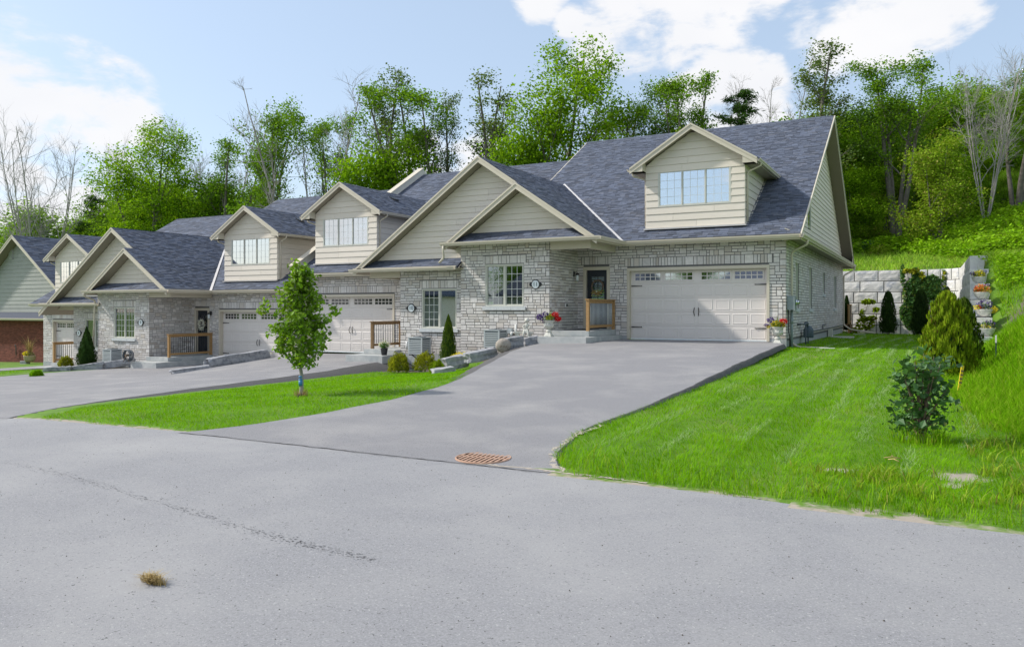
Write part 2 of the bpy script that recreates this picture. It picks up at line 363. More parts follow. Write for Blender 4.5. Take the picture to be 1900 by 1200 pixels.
# ------------------------------------------------------------------ heights of the place
def sm(x, a, b):
    t = np.clip((x-a)/(b-a), 0, 1); return t*t*(3-2*t)
RX = [-60, -36, -31, -25.2, -20, -16, -12, -8, 40]; RZ = [-1.6, -1.3, -1.1, -.76, -.45, -.25, -.06, 0, 0]
def road_h(X): return np.interp(X, RX, RZ)
def road_edge(X): return np.interp(X, [-60, -12.9, -8.5, -3.3, .6, 40], [7.0, 7.0, 7.0, 6.92, 6.62, 6.0])
FX = [-60, -46, -40, -36, -31, -25, -18, -15, -14, -11.8, -11, -9.8, -8.6, -4.6, -3.9, 6]
FZ = [-2.1, -1.75, -1.45, -1.25, -1.1, -.95, -.70, -.62, -.52, -.30, -.12, .20, .43, .42, .33, .30]
TX = [-3, .5, 1.6, 2.2]
def wall_d(X, Y):                              # distance behind the face of the retaining wall
    qx, qy = X+.05, Y-46.5
    return np.hypot(np.maximum(qx, 0), np.maximum(qy, 0))-1.5+np.minimum(np.maximum(qx, qy), 0)
def terrain(X, Y):
    X = np.asarray(X, float); Y = np.asarray(Y, float)
    F = np.interp(X, FX, FZ); r = road_h(X); e = road_edge(X)
    s = np.clip((Y-e)/(24-e), 0, 1)
    z = r+(F-r)*s
    z = np.where(Y < e, r, z)
    z = z - .10*sm(Y, 24, 45)*sm(X, -5, -3)
    z = z + .42*sm(Y, 20.8, 23.6)*sm(-X, 10.3, 12)*(1-sm(-X, 13.4, 15.0))
    # bank on the right
    x0 = np.interp(Y, [5, 7, 9, 12, 16, 20, 28, 34, 40], [7.5, 3.4, 2.2, 1.1, .45, .35, 1.2, 1.9, 2.0])
    b = np.maximum(0, X-x0); bank = .62*b*sm(b, -.3, 1.4); bank = np.where(bank > 1.6, 1.6+(bank-1.6)*.38, bank)
    z = z + bank*sm(Y, 6.8, 12)
    # high ground behind the wall and behind the houses
    base = np.interp(X, [-90, -60, -40, -25, -12, 0], [-.5, .4, .9, 2.0, 3.4, 3.66])
    slope = np.interp(X, [-90, -50, -25, -8, 0, 20], [.02, .05, .12, .17, .19, .22])
    yy = np.maximum(0, Y-48); T = base+slope*(np.minimum(yy, 40)+.25*np.maximum(0, np.minimum(yy, 120)-40))+.16*np.clip(X-1.5, 0, 30)*sm(Y, 34, 60)
    d = wall_d(X, Y)
    w = sm(d, .12, .62)*sm(Y, 28.5, 37.3)
    wl = sm(Y, 46.8, 52)
    k = sm(X, -11.0, -9.5)
    w = w*k+wl*(1-k)
    top = np.where(Y < 40, np.minimum(T, 3.66+.25*np.maximum(0, X-2)), T)
    return z*(1-w)+top*w
DX = [-60, -36, -31, -25.5, -25.2, -20, -16, -12]; DY = [7, 12, 20, 23, 26.7]
DZ = np.array([[-1.6,-1.3,-1.1,-.77,-.75,-.45,-.25,-.06], [-1.6,-1.3,-1.08,-.82,-.80,-.5,-.32,-.15], [-1.6,-1.3,-1.08,-.93,-.86,-.52,-.40,-.3],
               [-1.6,-1.25,-1.07,-1.0,-.64,-.42,-.36,-.3], [-1.6,-1.25,-1.03,-1.0,-.36,-.31,-.30,-.28]])
def drive2_h(X, Y):
    X = np.asarray(X, float); Y = np.asarray(Y, float); rows = np.array([np.interp(X, DX, r) for r in DZ])
    j = np.clip(np.searchsorted(DY, Y)-1, 0, 3); y0 = np.array(DY)[j]; y1 = np.array(DY)[j+1]; t = np.clip((Y-y0)/(y1-y0), 0, 1)
    a = np.take_along_axis(rows, j[None], 0)[0]; b = np.take_along_axis(rows, (j+1)[None], 0)[0]
    return a+(b-a)*t
def drive1_h(X, Y):
    X = np.asarray(X, float); Y = np.asarray(Y, float); s = np.clip((Y-6.9)/17.5, 0, 1); s = s*.45+sm(Y, 6.9, 24.4)*.55
    return .002+.013*sm(Y, 6.95, 7.6)+road_h(X)*(1-s)+.495*s-.05*sm(-X, 9.5, 12)*s
D1 = dict(Y=[6.88, 7.6, 9, 10.5, 12, 13.5, 15.5, 17.7, 19.5, 21.5, 23.3, 25.5, 26.68],
          L=[-8.6, -8.15, -7.95, -7.9, -8.05, -8.4, -9.1, -9.85, -10.5, -11.1, -11.45, -11.5, -11.5],
          R=[-3.1, -3.55, -3.9, -3.85, -3.8, -3.8, -3.82, -3.85, -3.85, -3.88, -3.9, -4.0, -4.3])
D2 = dict(Y=[6.9, 8.4, 10.5, 12.9, 16, 20.3, 22.3, 23.4, 24.3, 26.68],
          L=[-30, -31, -32, -33, -33.6, -34.6, -33.6, -32.6, -32.36, -32.36],
          R=[-12.5, -13.75, -14.75, -15.6, -16.45, -17.65, -18.1, -18.15, -17.95, -17.95])
def in_drive(X, Y, D, m=0):
    return (X > np.interp(Y, D['Y'], D['L'])+m) & (X < np.interp(Y, D['Y'], D['R'])-m) & (Y > D['Y'][0]-.3) & (Y < D['Y'][-1]+.2)
def in_drive4(X, Y, m=0): return (X < -39.6-m) & (X > -45.4+m) & (Y < 27.5) & (Y > 12)
def sheet_low(X, Y):
    q = in_drive(X, Y, D1, .38) | in_drive(X, Y, D2, .12) | in_drive4(X, Y, .2) | ((Y < road_edge(X)-.15) & (Y > -5.5))
    return q
def ground_z(x, y): return float(terrain(np.array([x]), np.array([y]))[0])
def gp(px, py, f=None):
    """the point of the ground seen through a photo pixel"""
    d = ray(px, py); t = 3.0
    while t < 200:
        x, y = d.x*t, d.y*t; z = CAMZ+d.z*t
        g = ground_z(x, y) if f is None else float(f(np.array([x]), np.array([y]))[0])
        if z <= g: break
        t += .04
    return Vector((x, y, g))

# ------------------------------------------------------------------ ground, road, driveways
def lines(segs):
    out = []
    for a, b, st in segs: out += list(np.arange(a, b, st))
    return np.array(out+[segs[-1][1]])
gx = lines([(-600, -140, 40), (-140, -60, 5), (-60, -40, .8), (-40, -19, .5), (-19, -1, .25), (-1, 4, .15), (4, 12, .5), (12, 40, 2), (40, 160, 8), (160, 600, 40)])
gy = lines([(-600, -60, 45), (-60, -8, 4), (-8, 5.6, 1), (5.6, 14, .2), (14, 27, .25), (27, 45, .4), (45, 50, .1), (50, 75, .8), (75, 140, 4), (140, 700, 40)])
GX, GY = np.meshgrid(gx, gy)
GZ = terrain(GX, GY)
near = (GY < 40) & (GY > 7) & (GX > -12) & (GX < 6)
GZ = GZ + np.where(near, .012*np.sin(GX*2.1+GY*1.3)*np.sin(GY*1.7-GX), 0)
GZ = np.where(sheet_low(GX, GY), GZ-.22, GZ)
def gridmesh(name, X, Y, Z, m, parent=None, mi=None, mats=None):
    ny, nx = X.shape; V = np.stack([X.ravel(), Y.ravel(), Z.ravel()], 1)
    i = (np.arange(ny-1)[:, None]*nx+np.arange(nx-1)[None]).ravel()
    F = np.stack([i, i+1, i+1+nx, i+nx], 1)
    return raw(name, V, F, mats or m, parent, smooth=True, mi=mi)

def ground_material():
    m = mat('ground', (.07, .16, .010), (.13, .25, .014), 2.2, 6, .95, bump=1, bscale=30, c3=(.16, .20, .045), scale3=.55, thr3=(.52, .72))
    nt = m.node_tree; N = nt.nodes; L = nt.links; b = N['Principled BSDF']
    src = b.inputs['Base Color'].links[0].from_socket
    at = N.new('ShaderNodeAttribute'); at.attribute_name = 'bare'
    geo = N.new('ShaderNodeNewGeometry'); no = N.new('ShaderNodeTexNoise'); no.inputs['Scale'].default_value = 9; no.inputs['Detail'].default_value = 6
    L.new(geo.outputs['Position'], no.inputs['Vector'])
    ad = N.new('ShaderNodeMath'); ad.operation = 'ADD'; L.new(at.outputs['Fac'], ad.inputs[0])
    sb = N.new('ShaderNodeMath'); sb.operation = 'SUBTRACT'; L.new(no.outputs['Fac'], sb.inputs[0]); sb.inputs[1].default_value = .5
    L.new(sb.outputs[0], ad.inputs[1])
    mr = N.new('ShaderNodeMapRange'); mr.inputs['From Min'].default_value = .35; mr.inputs['From Max'].default_value = .6; L.new(ad.outputs[0], mr.inputs['Value'])
    so_ = N.new('ShaderNodeMix'); so_.data_type = 'RGBA'; so_.inputs[6].default_value = (.07, .058, .047, 1); so_.inputs[7].default_value = (.16, .135, .11, 1); L.new(no.outputs['Fac'], so_.inputs[0])
    sa = N.new('ShaderNodeAttribute'); sa.attribute_name = 'sand'
    s2 = N.new('ShaderNodeMix'); s2.data_type = 'RGBA'; L.new(sa.outputs['Fac'], s2.inputs[0]); L.new(so_.outputs[2], s2.inputs[6]); s2.inputs[7].default_value = (.40, .35, .29, 1)
    mx = N.new('ShaderNodeMix'); mx.data_type = 'RGBA'; L.new(mr.outputs[0], mx.inputs[0]); L.new(src, mx.inputs[6]); L.new(s2.outputs[2], mx.inputs[7])
    L.new(mx.outputs[2], b.inputs['Base Color'])
ground_material()
def near_pt(X, Y, p, r): return np.clip(1.2-np.hypot(X-p[0], Y-p[1])/r, 0, 1)
BEDS = [(-15.2, -11.4, 22.3, 26, 1), (-19.4, -15.2, 22.2, 26, 1), (-36.5, -32.2, 22.6, 26, 1), (-39.5, -36.2, 22.4, 26, 1)]
def bareness(X, Y):
    b = np.zeros_like(X)
    for x0, x1, y0, y1, k in BEDS: b = np.maximum(b, np.clip(.5+4*np.minimum(np.minimum(X-x0, x1-X), np.minimum(Y-y0, y1-Y)), 0, 1))
    b = np.maximum(b, .9*np.clip(1-np.abs(Y-30.5)/3.6, 0, 1)*np.clip(1-np.abs(X-3.0)/1.5, 0, 1))     # soil beside the wall end
    b = np.maximum(b, .55*np.clip(1-(Y-road_edge(X))/.25, 0, 1)*(Y > road_edge(X)-.2)*(X > -20))
    return b
for p, r in (((.13, 8.05), .30), ((-.03, 7.65), .16), ((-1.9, 8.2), .14)): pass
spots = [(gp(1783, 885), .30), (gp(1765, 902), .14), (gp(1555, 872), .18), (gp(1690, 965), .22), (gp(1610, 945), .1)]
def bare2(X, Y):
    b = bareness(X, Y)
    for p, r in spots: b = np.maximum(b, near_pt(X, Y, p, r))
    return b
B = bare2(GX, GY)
g = gridmesh('ground', GX, GY, GZ, 'ground'); g['kind'] = 'structure'
a = g.data.attributes.new('bare', 'FLOAT', 'POINT'); a.data.foreach_set('value', B.ravel().astype(np.float32))
a = g.data.attributes.new('sand', 'FLOAT', 'POINT'); a.data.foreach_set('value', ((GY < 10) | (np.abs(GX) > 50)).ravel().astype(np.float32)*.8)

def strip(name, D, f, m, edge, nx=60, step=.3, skirt=((.0, .0), (.12, -.10), (.26, -.30)), wiggle=.05):
    ys = np.arange(D['Y'][0], D['Y'][-1]+.001, step); L = np.interp(ys, D['Y'], D['L']); Rr = np.interp(ys, D['Y'], D['R'])
    L = L+wiggle*np.sin(ys*3.1)*.6; Rr = Rr+wiggle*(np.sin(ys*2.3+1)+.5*np.sin(ys*7.7))*.6
    t = np.linspace(0, 1, nx); X = L[:, None]+(Rr-L)[:, None]*t; Y = np.repeat(ys[:, None], nx, 1)
    Z = f(X, Y)
    o = gridmesh(name, X, Y, Z, m); o['kind'] = 'structure'
    for side, E, sg in ((0, L, -1), (1, Rr, 1)):
        rows = []
        for dx, dz in edge[side] if isinstance(edge, dict) else skirt:
            j = 0 if side == 0 else -1
            rows.append((E+sg*(dx+.02*np.sin(ys*9+dx*30)*(dx > 0)), ys, Z[:, j]+dz-.003*(dx == 0)))
        XX = np.stack([r[0] for r in rows], 1); YY = np.stack([r[1] for r in rows], 1); ZZ = np.stack([r[2] for r in rows], 1)
        s = gridmesh('driveway_shoulder', XX, YY, ZZ, 'rough_asphalt'); s['kind'] = 'structure'
    return o
SK = [(0, 0), (.14, -.06), (.34, -.36)]
strip('driveway', D1, drive1_h, 'driveway_asphalt', wiggle=.025, edge={0: [(0, 0), (.3, -.05), (.95, -.42)], 1: [(0, 0), (.03, -.005), (.10, -.12)]})
strip('driveway', D2, drive2_h, 'driveway_asphalt', {0: SK, 1: [(0, 0), (.35, -.08), (.9, -.36), (1.2, -.6)]}, nx=110)
# road with a worn long crack and the raised seam where the driveways meet it
rx = lines([(-400, -60, 20), (-60, -20, 2), (-20, 8, .5), (8, 40, 2), (40, 400, 20)])
rt = np.linspace(0, 1, 40)
RXg = np.repeat(rx[None], 40, 0); e = road_edge(rx)+.035*np.sin(rx*2.7)+.03*np.sin(rx*6.1); RYg = -6+(e+6)[None]*rt[:, None]
RZg = road_h(RXg)-.004
o = gridmesh('road', RXg, RYg, RZg, 'asphalt'); o['kind'] = 'structure'
# drive of the far unit
X4, Y4 = np.meshgrid(np.linspace(-45.4, -39.6, 12), np.linspace(12, 27.4, 20))
o = gridmesh('driveway', X4, Y4, terrain(X4, Y4)+.03, 'driveway_asphalt'); o['kind'] = 'structure'
# crack lines: thin recessed dark ribbons lying in the asphalt
def ribbon(name, pts, w, m, f, dz=.004, jit=.02, gaps=0):
    P = []
    for i in range(len(pts)-1):
        a, b = pts[i], pts[i+1]; n = max(2, int((Vector(b[:2])-Vector(a[:2])).length/.08))
        for k in range(n): P.append(Vector(a[:2]).lerp(Vector(b[:2]), k/n))
    V = []; 
    for i, p in enumerate(P):
        d = (P[min(i+1, len(P)-1)]-P[max(i-1, 0)]).normalized(); nn = Vector((-d.y, d.x)); off = nn*random.uniform(-jit, jit); ww = w*random.uniform(.4, 1.5)
        for sgn in (-1, 1):
            q = p+off+nn*ww*sgn; V.append((q.x, q.y, float(f(np.array([q.x]), np.array([q.y]))[0])+dz))
    F = [(2*i, 2*i+1, 2*i+3, 2*i+2) for i in range(len(P)-1) if random.random() > gaps]
    o = raw(name, V, F, m); o['kind'] = 'structure'; return o
rh = lambda X, Y: road_h(X)
V2_ = Vector((.02, .03, 0))
ribbon('road_seam', [(-8.6, 6.90), (-7.5, 6.86), (-6.5, 6.88), (-5.4, 6.85), (-4.6, 6.87), (-3.25, 6.85)], .006, 'rough_asphalt', lambda X, Y: road_h(X)+.002, .002, .02)
pts = [gp(*q, f=rh) for q in ((-60, 845), (100, 875), (200, 905), (330, 942), (450, 978), (560, 1008), (700, 1040))]
for i in range(26):
    a = random.random(); j = min(int(a*6), 5); p = pts[j].lerp(pts[j+1], a*6-j)
mat('worn_line', (.14, .138, .145), (.22, .218, .227), 20, 4, .95, bump=1)
V = []; F = []
for k in range(750):                           # the worn seam is a loose line of missing and loosened stones
    a = random.random(); j = min(int(a*6), 5); p = pts[j].lerp(pts[j+1], a*6-j); w_ = abs(math.sin(a*37))*.5+.5
    x = p.x+random.gauss(0, .02+.02*w_); y = p.y+random.gauss(0, .02+.02*w_); r0_ = random.uniform(.0025, .0075); z = float(road_h(x))-.002; n_ = len(V)
    for t in range(5): V.append((x+r0_*1.4*math.cos(t*1.257+k), y+r0_*math.sin(t*1.257+k), z))
    F.append((n_, n_+1, n_+2, n_+3, n_+4))
o = raw('worn_seam', V, F, 'worn_line'); o['kind'] = 'stuff'
# pale sand washed against the lawn corner by the drain
def patch(name, c, rx_, ry_, m, f, dz=.006, n=40, rot=0):
    V = [(c[0], c[1], float(f(np.array([c[0]]), np.array([c[1]]))[0])+dz+.004)]; F = []
    for i in range(n):
        t = 2*PI*i/n; r = 1+.25*math.sin(3*t+1)+.18*math.sin(7*t)+random.uniform(-.12, .12)
        x = rx_*r*math.cos(t); y = ry_*r*math.sin(t); x, y = c[0]+x*math.cos(rot)-y*math.sin(rot), c[1]+x*math.sin(rot)+y*math.cos(rot)
        V.append((x, y, float(f(np.array([x]), np.array([y]))[0])+dz))
    for i in range(n): F.append((0, 1+i, 1+(i+1) % n))
    return raw(name, V, F, m)
for k in range(3): ribbon('sand_edge', [(-3.12, 6.93), (-3.45, 7.3), (-3.72, 8.0), (-3.84, 8.9), (-3.8, 9.8)], .014, 'sand', lambda X, Y: drive1_h(X, Y), .002+.0008*k, .05, .35+.15*k)
for k in range(3): ribbon('sand_edge', [(-4.1, 6.93), (-3.6, 6.95), (-3.0, 6.93), (-2.2, 6.90)], .016, 'sand', lambda X, Y: road_h(X)+.003, .002+.0008*k, .04, .4+.15*k)

# ------------------------------------------------------------------ grass
def blades(name, X, Y, Z, h, w, m, lean=.5, leandir=None, curl=True):
    n = len(X); th = RNG.random(n)*2*PI; hh = h*(.55+.9*RNG.random(n)); ww = w*(.7+.6*RNG.random(n))
    ld = RNG.random(n)*2*PI if leandir is None else leandir+RNG.normal(0, .8, n); la = lean*(.3+RNG.random(n))*hh
    lx, ly = np.cos(ld)*la, np.sin(ld)*la; cx, cy = np.cos(th)*ww*.5, np.sin(th)*ww*.5
    B0 = np.stack([X-cx, Y-cy, Z-.02], 1); B1 = np.stack([X+cx, Y+cy, Z-.02], 1)
    M0 = np.stack([X-cx*.8+lx*.35, Y-cy*.8+ly*.35, Z+hh*.6], 1); M1 = np.stack([X+cx*.8+lx*.35, Y+cy*.8+ly*.35, Z+hh*.6], 1)
    T = np.stack([X+lx, Y+ly, Z+hh*.97], 1); T2 = T+np.stack([cx*.15, cy*.15, np.zeros(n)], 1)
    V = np.stack([B0, B1, M1, M0, T2, T], 1).reshape(-1, 3); i = np.arange(n)*6
    F = np.concatenate([np.stack([i, i+1, i+2, i+3], 1), np.stack([i+3, i+2, i+4, i+5], 1)])
    r = RNG.random(n); o = raw(name, V, F, m, rnd=np.concatenate([r, r])); o['kind'] = 'stuff'; return o
def scatter(x0, x1, y0, y1, dens, tref, keep):
    """points whose number per square metre falls off with distance"""
    d0 = dens; A = (x1-x0)*(y1-y0)
    tmin = max(y0*.85, 5.0); dm = d0*min(1, (tref/tmin)**2); n = int(A*dm)
    X = x0+(x1-x0)*RNG.random(n); Y = y0+(y1-y0)*RNG.random(n); t = -s_*X+c_*Y
    u = (c_*X+s_*Y)/np.maximum(t, .1)
    p = np.minimum(1, (d0*(tref/np.maximum(t, 1))**2)/dm)
    k = (RNG.random(n) < p) & (t > 3) & (np.abs(u) < .72); X, Y = X[k], Y[k]
    k = keep(X, Y); return X[k], Y[k]
def edge_ok(X, Y):
    return ~in_drive(X, Y, D1, np.where(Y < 15, .01, -.08)) & ~in_drive(X, Y, D2, -.75) & ~in_drive4(X, Y, -.1) & (Y > road_edge(X)+.02+.05*np.sin(X*5))
def house_free(X, Y): return ~((X < -4.05) & (X > -46) & (Y > 24.2) & (Y < 46))
def not_bare(X, Y): return RNG.random(len(X)) > np.clip(bare2(X, Y)*1.25-.12, 0, 1)
def gsel(X, Y): return edge_ok(X, Y) & house_free(X, Y) & not_bare(X, Y) & ((wall_d(X, Y) < -.05) | (Y < 29) | ((X > 2.2) & (Y < 37)))
STR = Vector((-.02, 1)).normalized()
def stripes(X, Y):
    q = np.where(X > -6, X*1.0+.02*Y, (Y-.28*X))
    return np.sign(np.sin(q*PI/np.where(X > -6, .55, .9)+.6*0))
bands = [(-3.9, 6, 6.6, 12, 2400), (-3.9, 6, 12, 22, 2400), (-4.3, 5, 22, 48, 2600), (-20, -6, 6.8, 24, 2400), (-45, -32, 12, 25, 2000)]
for x0, x1, y0, y1, dn in bands:
    X, Y = scatter(x0, x1, y0, y1, dn, 8, gsel); t = -s_*X+c_*Y
    x0b = np.interp(Y, [5, 7, 9, 12, 16, 20, 28, 34, 40], [7.5, 1.6, 1.3, .6, .2, .2, 1.1, 1.8, 1.9])
    lawn = X < x0b
    X1, Y1, t1 = X[lawn], Y[lawn], t[lawn]; sd_ = stripes(X1, Y1)
    blades('grass', X1, Y1, terrain(X1, Y1), .042, .0045*np.maximum(1, t1/8)**.9, 'blade', 1.5, np.where(sd_ > 0, PI/2, -PI/2)-.5)
    if y0 < 13 and x0 > -5:                     # rough unmown fringe by the road
        k = RNG.random(len(X1)) < np.clip(.16*(1-(Y1-6.6)/1.5)+.015, 0, 1); blades('grass', X1[k], Y1[k], terrain(X1[k], Y1[k]), .11, .008, 'wild_blade', .6)
    if (~lawn).any():
        X2, Y2, t2 = X[~lawn], Y[~lawn], t[~lawn]; blades('grass', X2, Y2, terrain(X2, Y2), np.minimum(.10+.12*np.clip((Y2-8)/6, 0, 1), .2), .007*np.maximum(1, t2/8), 'wild_blade', .7)
# mowing stripes: pale cut grass, light on leaning blades put into its colour
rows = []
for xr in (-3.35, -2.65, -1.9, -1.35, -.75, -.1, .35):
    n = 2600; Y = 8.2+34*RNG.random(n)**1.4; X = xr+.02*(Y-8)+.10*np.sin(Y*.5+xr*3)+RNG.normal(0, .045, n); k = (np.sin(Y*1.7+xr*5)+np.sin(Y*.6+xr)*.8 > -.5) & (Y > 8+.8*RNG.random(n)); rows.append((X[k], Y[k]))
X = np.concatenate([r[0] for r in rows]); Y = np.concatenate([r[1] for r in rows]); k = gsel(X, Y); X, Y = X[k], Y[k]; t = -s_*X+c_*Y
mat('stripe_light_clippings', (.26,.40,.14), (.36,.48,.22), 3, 3, .8, rnd=.2, transl=.3, spec=.06)
blades('grass', X, Y, terrain(X, Y), .046, .0045*np.maximum(1, t/8)**.9, 'stripe_light_clippings', 1.6, 1.2)
# clumps of weeds with yellow-green heads in the fringe and the bank
X, Y = scatter(-3.5, 3.5, 6.8, 16, 16, 8, lambda X, Y: edge_ok(X, Y) & (((Y < 8.2) & (X > -1.2)) | (X > .4))); Xs = np.repeat(X, 14)+RNG.normal(0, .035, len(X)*14); Ys = np.repeat(Y, 14)+RNG.normal(0, .035, len(Y)*14)
blades('grass', Xs, Ys, terrain(Xs, Ys), .11, .010, 'leaf_yellow', .9)
def hillsel(X, Y): return (wall_d(X, Y) > .55) & (Y > 36) | ((Y > 52) & (X < -8))
X, Y = scatter(-9, 9, 34, 62, 2200, 8, hillsel); t = -s_*X+c_*Y
blades('grass', X, Y, terrain(X, Y), .26, .045, 'hill_grass', .8)
# low leafy growth on the slope above the wall
def leafmass(name, X, Y, Z, size, m, up=.5, n_per=1, sp=0, hsp=0):
    if n_per > 1: X = np.repeat(X, n_per)+RNG.normal(0, sp, len(X)*n_per); Y = np.repeat(Y, n_per)+RNG.normal(0, sp, len(X)); Z = np.repeat(Z, n_per)+np.abs(RNG.normal(0, hsp, len(X)))
    return leaves(name, np.stack([X, Y, Z], 1), size, m, up, kind='stuff')
def leaves(name, P, size, m, up=.35, parent=None, kind=None, vert=False, aspect=.55, link_=True):
    n = len(P); nrm = RNG.normal(0, 1, (n, 3)); nrm[:, 2] = np.abs(nrm[:, 2])+up*2; nrm /= np.linalg.norm(nrm, axis=1)[:, None]
    a = RNG.normal(0, 1, (n, 3))
    if vert: a = a*.35; a[:, 2] = -1.0+RNG.normal(0, .25, n); nrm = np.cross(a, RNG.normal(0, 1, (n, 3)))
    a -= nrm*(np.einsum('ij,ij->i', a, nrm)/np.einsum('ij,ij->i', nrm, nrm))[:, None]; a /= np.linalg.norm(a, axis=1)[:, None]+1e-9
    nrm /= np.linalg.norm(nrm, axis=1)[:, None]+1e-9
    b = np.cross(nrm, a); s = size*(.6+.8*RNG.random(n))[:, None]
    w = s*aspect
    V = np.stack([P-a*s*.5, P+b*w*.5-a*s*.05+nrm*s*.08, P+a*s*.5, P-b*w*.5-a*s*.05+nrm*s*.08], 1).reshape(-1, 3)
    i = np.arange(n)*4; F = np.stack([i, i+1, i+2, i+3], 1)
    o = raw(name, V, F, m, parent, rnd=RNG.random(n))
    if kind: o['kind'] = kind
    return o
X, Y = scatter(-8, 14, 52, 80, 60, 30, lambda X, Y: (Y+.0*X) > np.interp(X, [-8, -2, 1, 4, 14], [58, 57, 53, 47, 44]))
leafmass('ground_cover', X, Y, terrain(X, Y)+.1, .24, 'weeds', .5, 14, .35, .28)
X, Y = scatter(2.2, 9, 29, 56, 60, 30, lambda X, Y: (X > 2.5) & (bareness(X, Y) < .15))
leafmass('ground_cover', X, Y, terrain(X, Y)+.03, .13, 'weeds', .5, 10, .28, .10)

# ------------------------------------------------------------------ walls, bricks, siding, roofs
PITCH = .589; YE = 26.2; YR = 36.3; EAVE = 3.48
def wall_back(parent, O, u, n, L, z0, z1, holes, m='mortar', t=.16):
    """mortar slab behind the stones with openings cut out. O: 3D start at z=0, u along, n outward"""
    O, u, n = Vector(O), Vector(u), Vector(n); b = MB()
    us = sorted({0, L}|{h[0] for h in holes}|{h[1] for h in holes}); zs = sorted({z0, z1}|{h[2] for h in holes}|{h[3] for h in holes})
    us = [x for x in us if 0 <= x <= L]; zs = [z for z in zs if z0 <= z <= z1]
    for i in range(len(us)-1):
        run = None
        for j in range(len(zs)-1):
            cu, cz = (us[i]+us[i+1])/2, (zs[j]+zs[j+1])/2
            if any(h[0] < cu < h[1] and h[2] < cz < h[3] for h in holes): 
                if run is not None: b.obox(O+u*us[i]+Vector((0,0,run)), u*(us[i+1]-us[i]), -n*t, Vector((0,0,zs[j]-run))); run = None
            elif run is None: run = zs[j]
        if run is not None: b.obox(O+u*us[i]+Vector((0,0,run)), u*(us[i+1]-us[i]), -n*t, Vector((0,0,z1-run)))
    return b.build('wall', m, parent)
def bricks(O, u, n, L, z0, z1, holes, soldiers=(), regular=False, j=.021, row=.1, ext=0):
    """random ashlar on a 5 cm by 10 cm grid; soldier courses are strips (u0,u1,z0,z1)"""
    O, u, n = Vector(O), Vector(u), Vector(n); out = []
    nu = int(round((L+ext)/.05)); nr = int(round((z1-z0)/row)); occ = np.zeros((nr, nu), bool)
    for h in list(holes)+[s for s in soldiers]:
        for r in range(nr):
            zc = z0+(r+.5)*row
            if h[2]-.01 < zc < h[3]+.01:
                i0 = max(0, int(math.floor((h[0])/.05+.35))); i1 = min(nu, int(math.ceil(h[1]/.05-.35)))
                occ[r, i0:i1] = True
    def put(i, k, r, hh):
        pr = random.uniform(.012, .020)
        out.append((O+u*(i*.05+j/2)+Vector((0, 0, z0+r*row+j/2))-n*.01, u*(k*.05-j), Vector((0, 0, hh*row-j)), n*(pr+.01)))
    for r in range(nr):
        i = 0
        while i < nu:
            if occ[r, i]: i += 1; continue
            k = 1
            while i+k < nu and not occ[r, i+k]: k += 1
            q = random.random()
            if regular: want, hh = random.choice([5, 6, 7, 8, 8]), 1
            elif q < .60: want, hh = random.choice([5, 6, 7, 8, 9]), 1
            elif q < .80: want, hh = random.choice([2, 3, 4]), 1
            else: want, hh = random.choice([3, 4, 5, 6]), 2
            w = min(want, k)
            if k-w in (1,): w = k if w < 8 else w-1
            if hh == 2 and (r+1 >= nr or occ[r+1, i:i+w].any()): hh = 1
            occ[r:r+hh, i:i+w] = True; put(i, w, r, hh); i += w
    for s in soldiers:
        x = s[0]; alt = 0
        while x < s[1]-.03:
            w = random.choice([.10, .2, .1, .22, .3] if alt else [.10, .12]); alt = 1-alt
            if s[1]-x-w < .07: w = s[1]-x
            out.append((O+u*(x+j/2)+Vector((0, 0, s[2]+j/2))-n*.01, u*(w-j), Vector((0, 0, s[3]-s[2]-j)), n*(random.uniform(.014, .022)+.01))); x += w
    return out
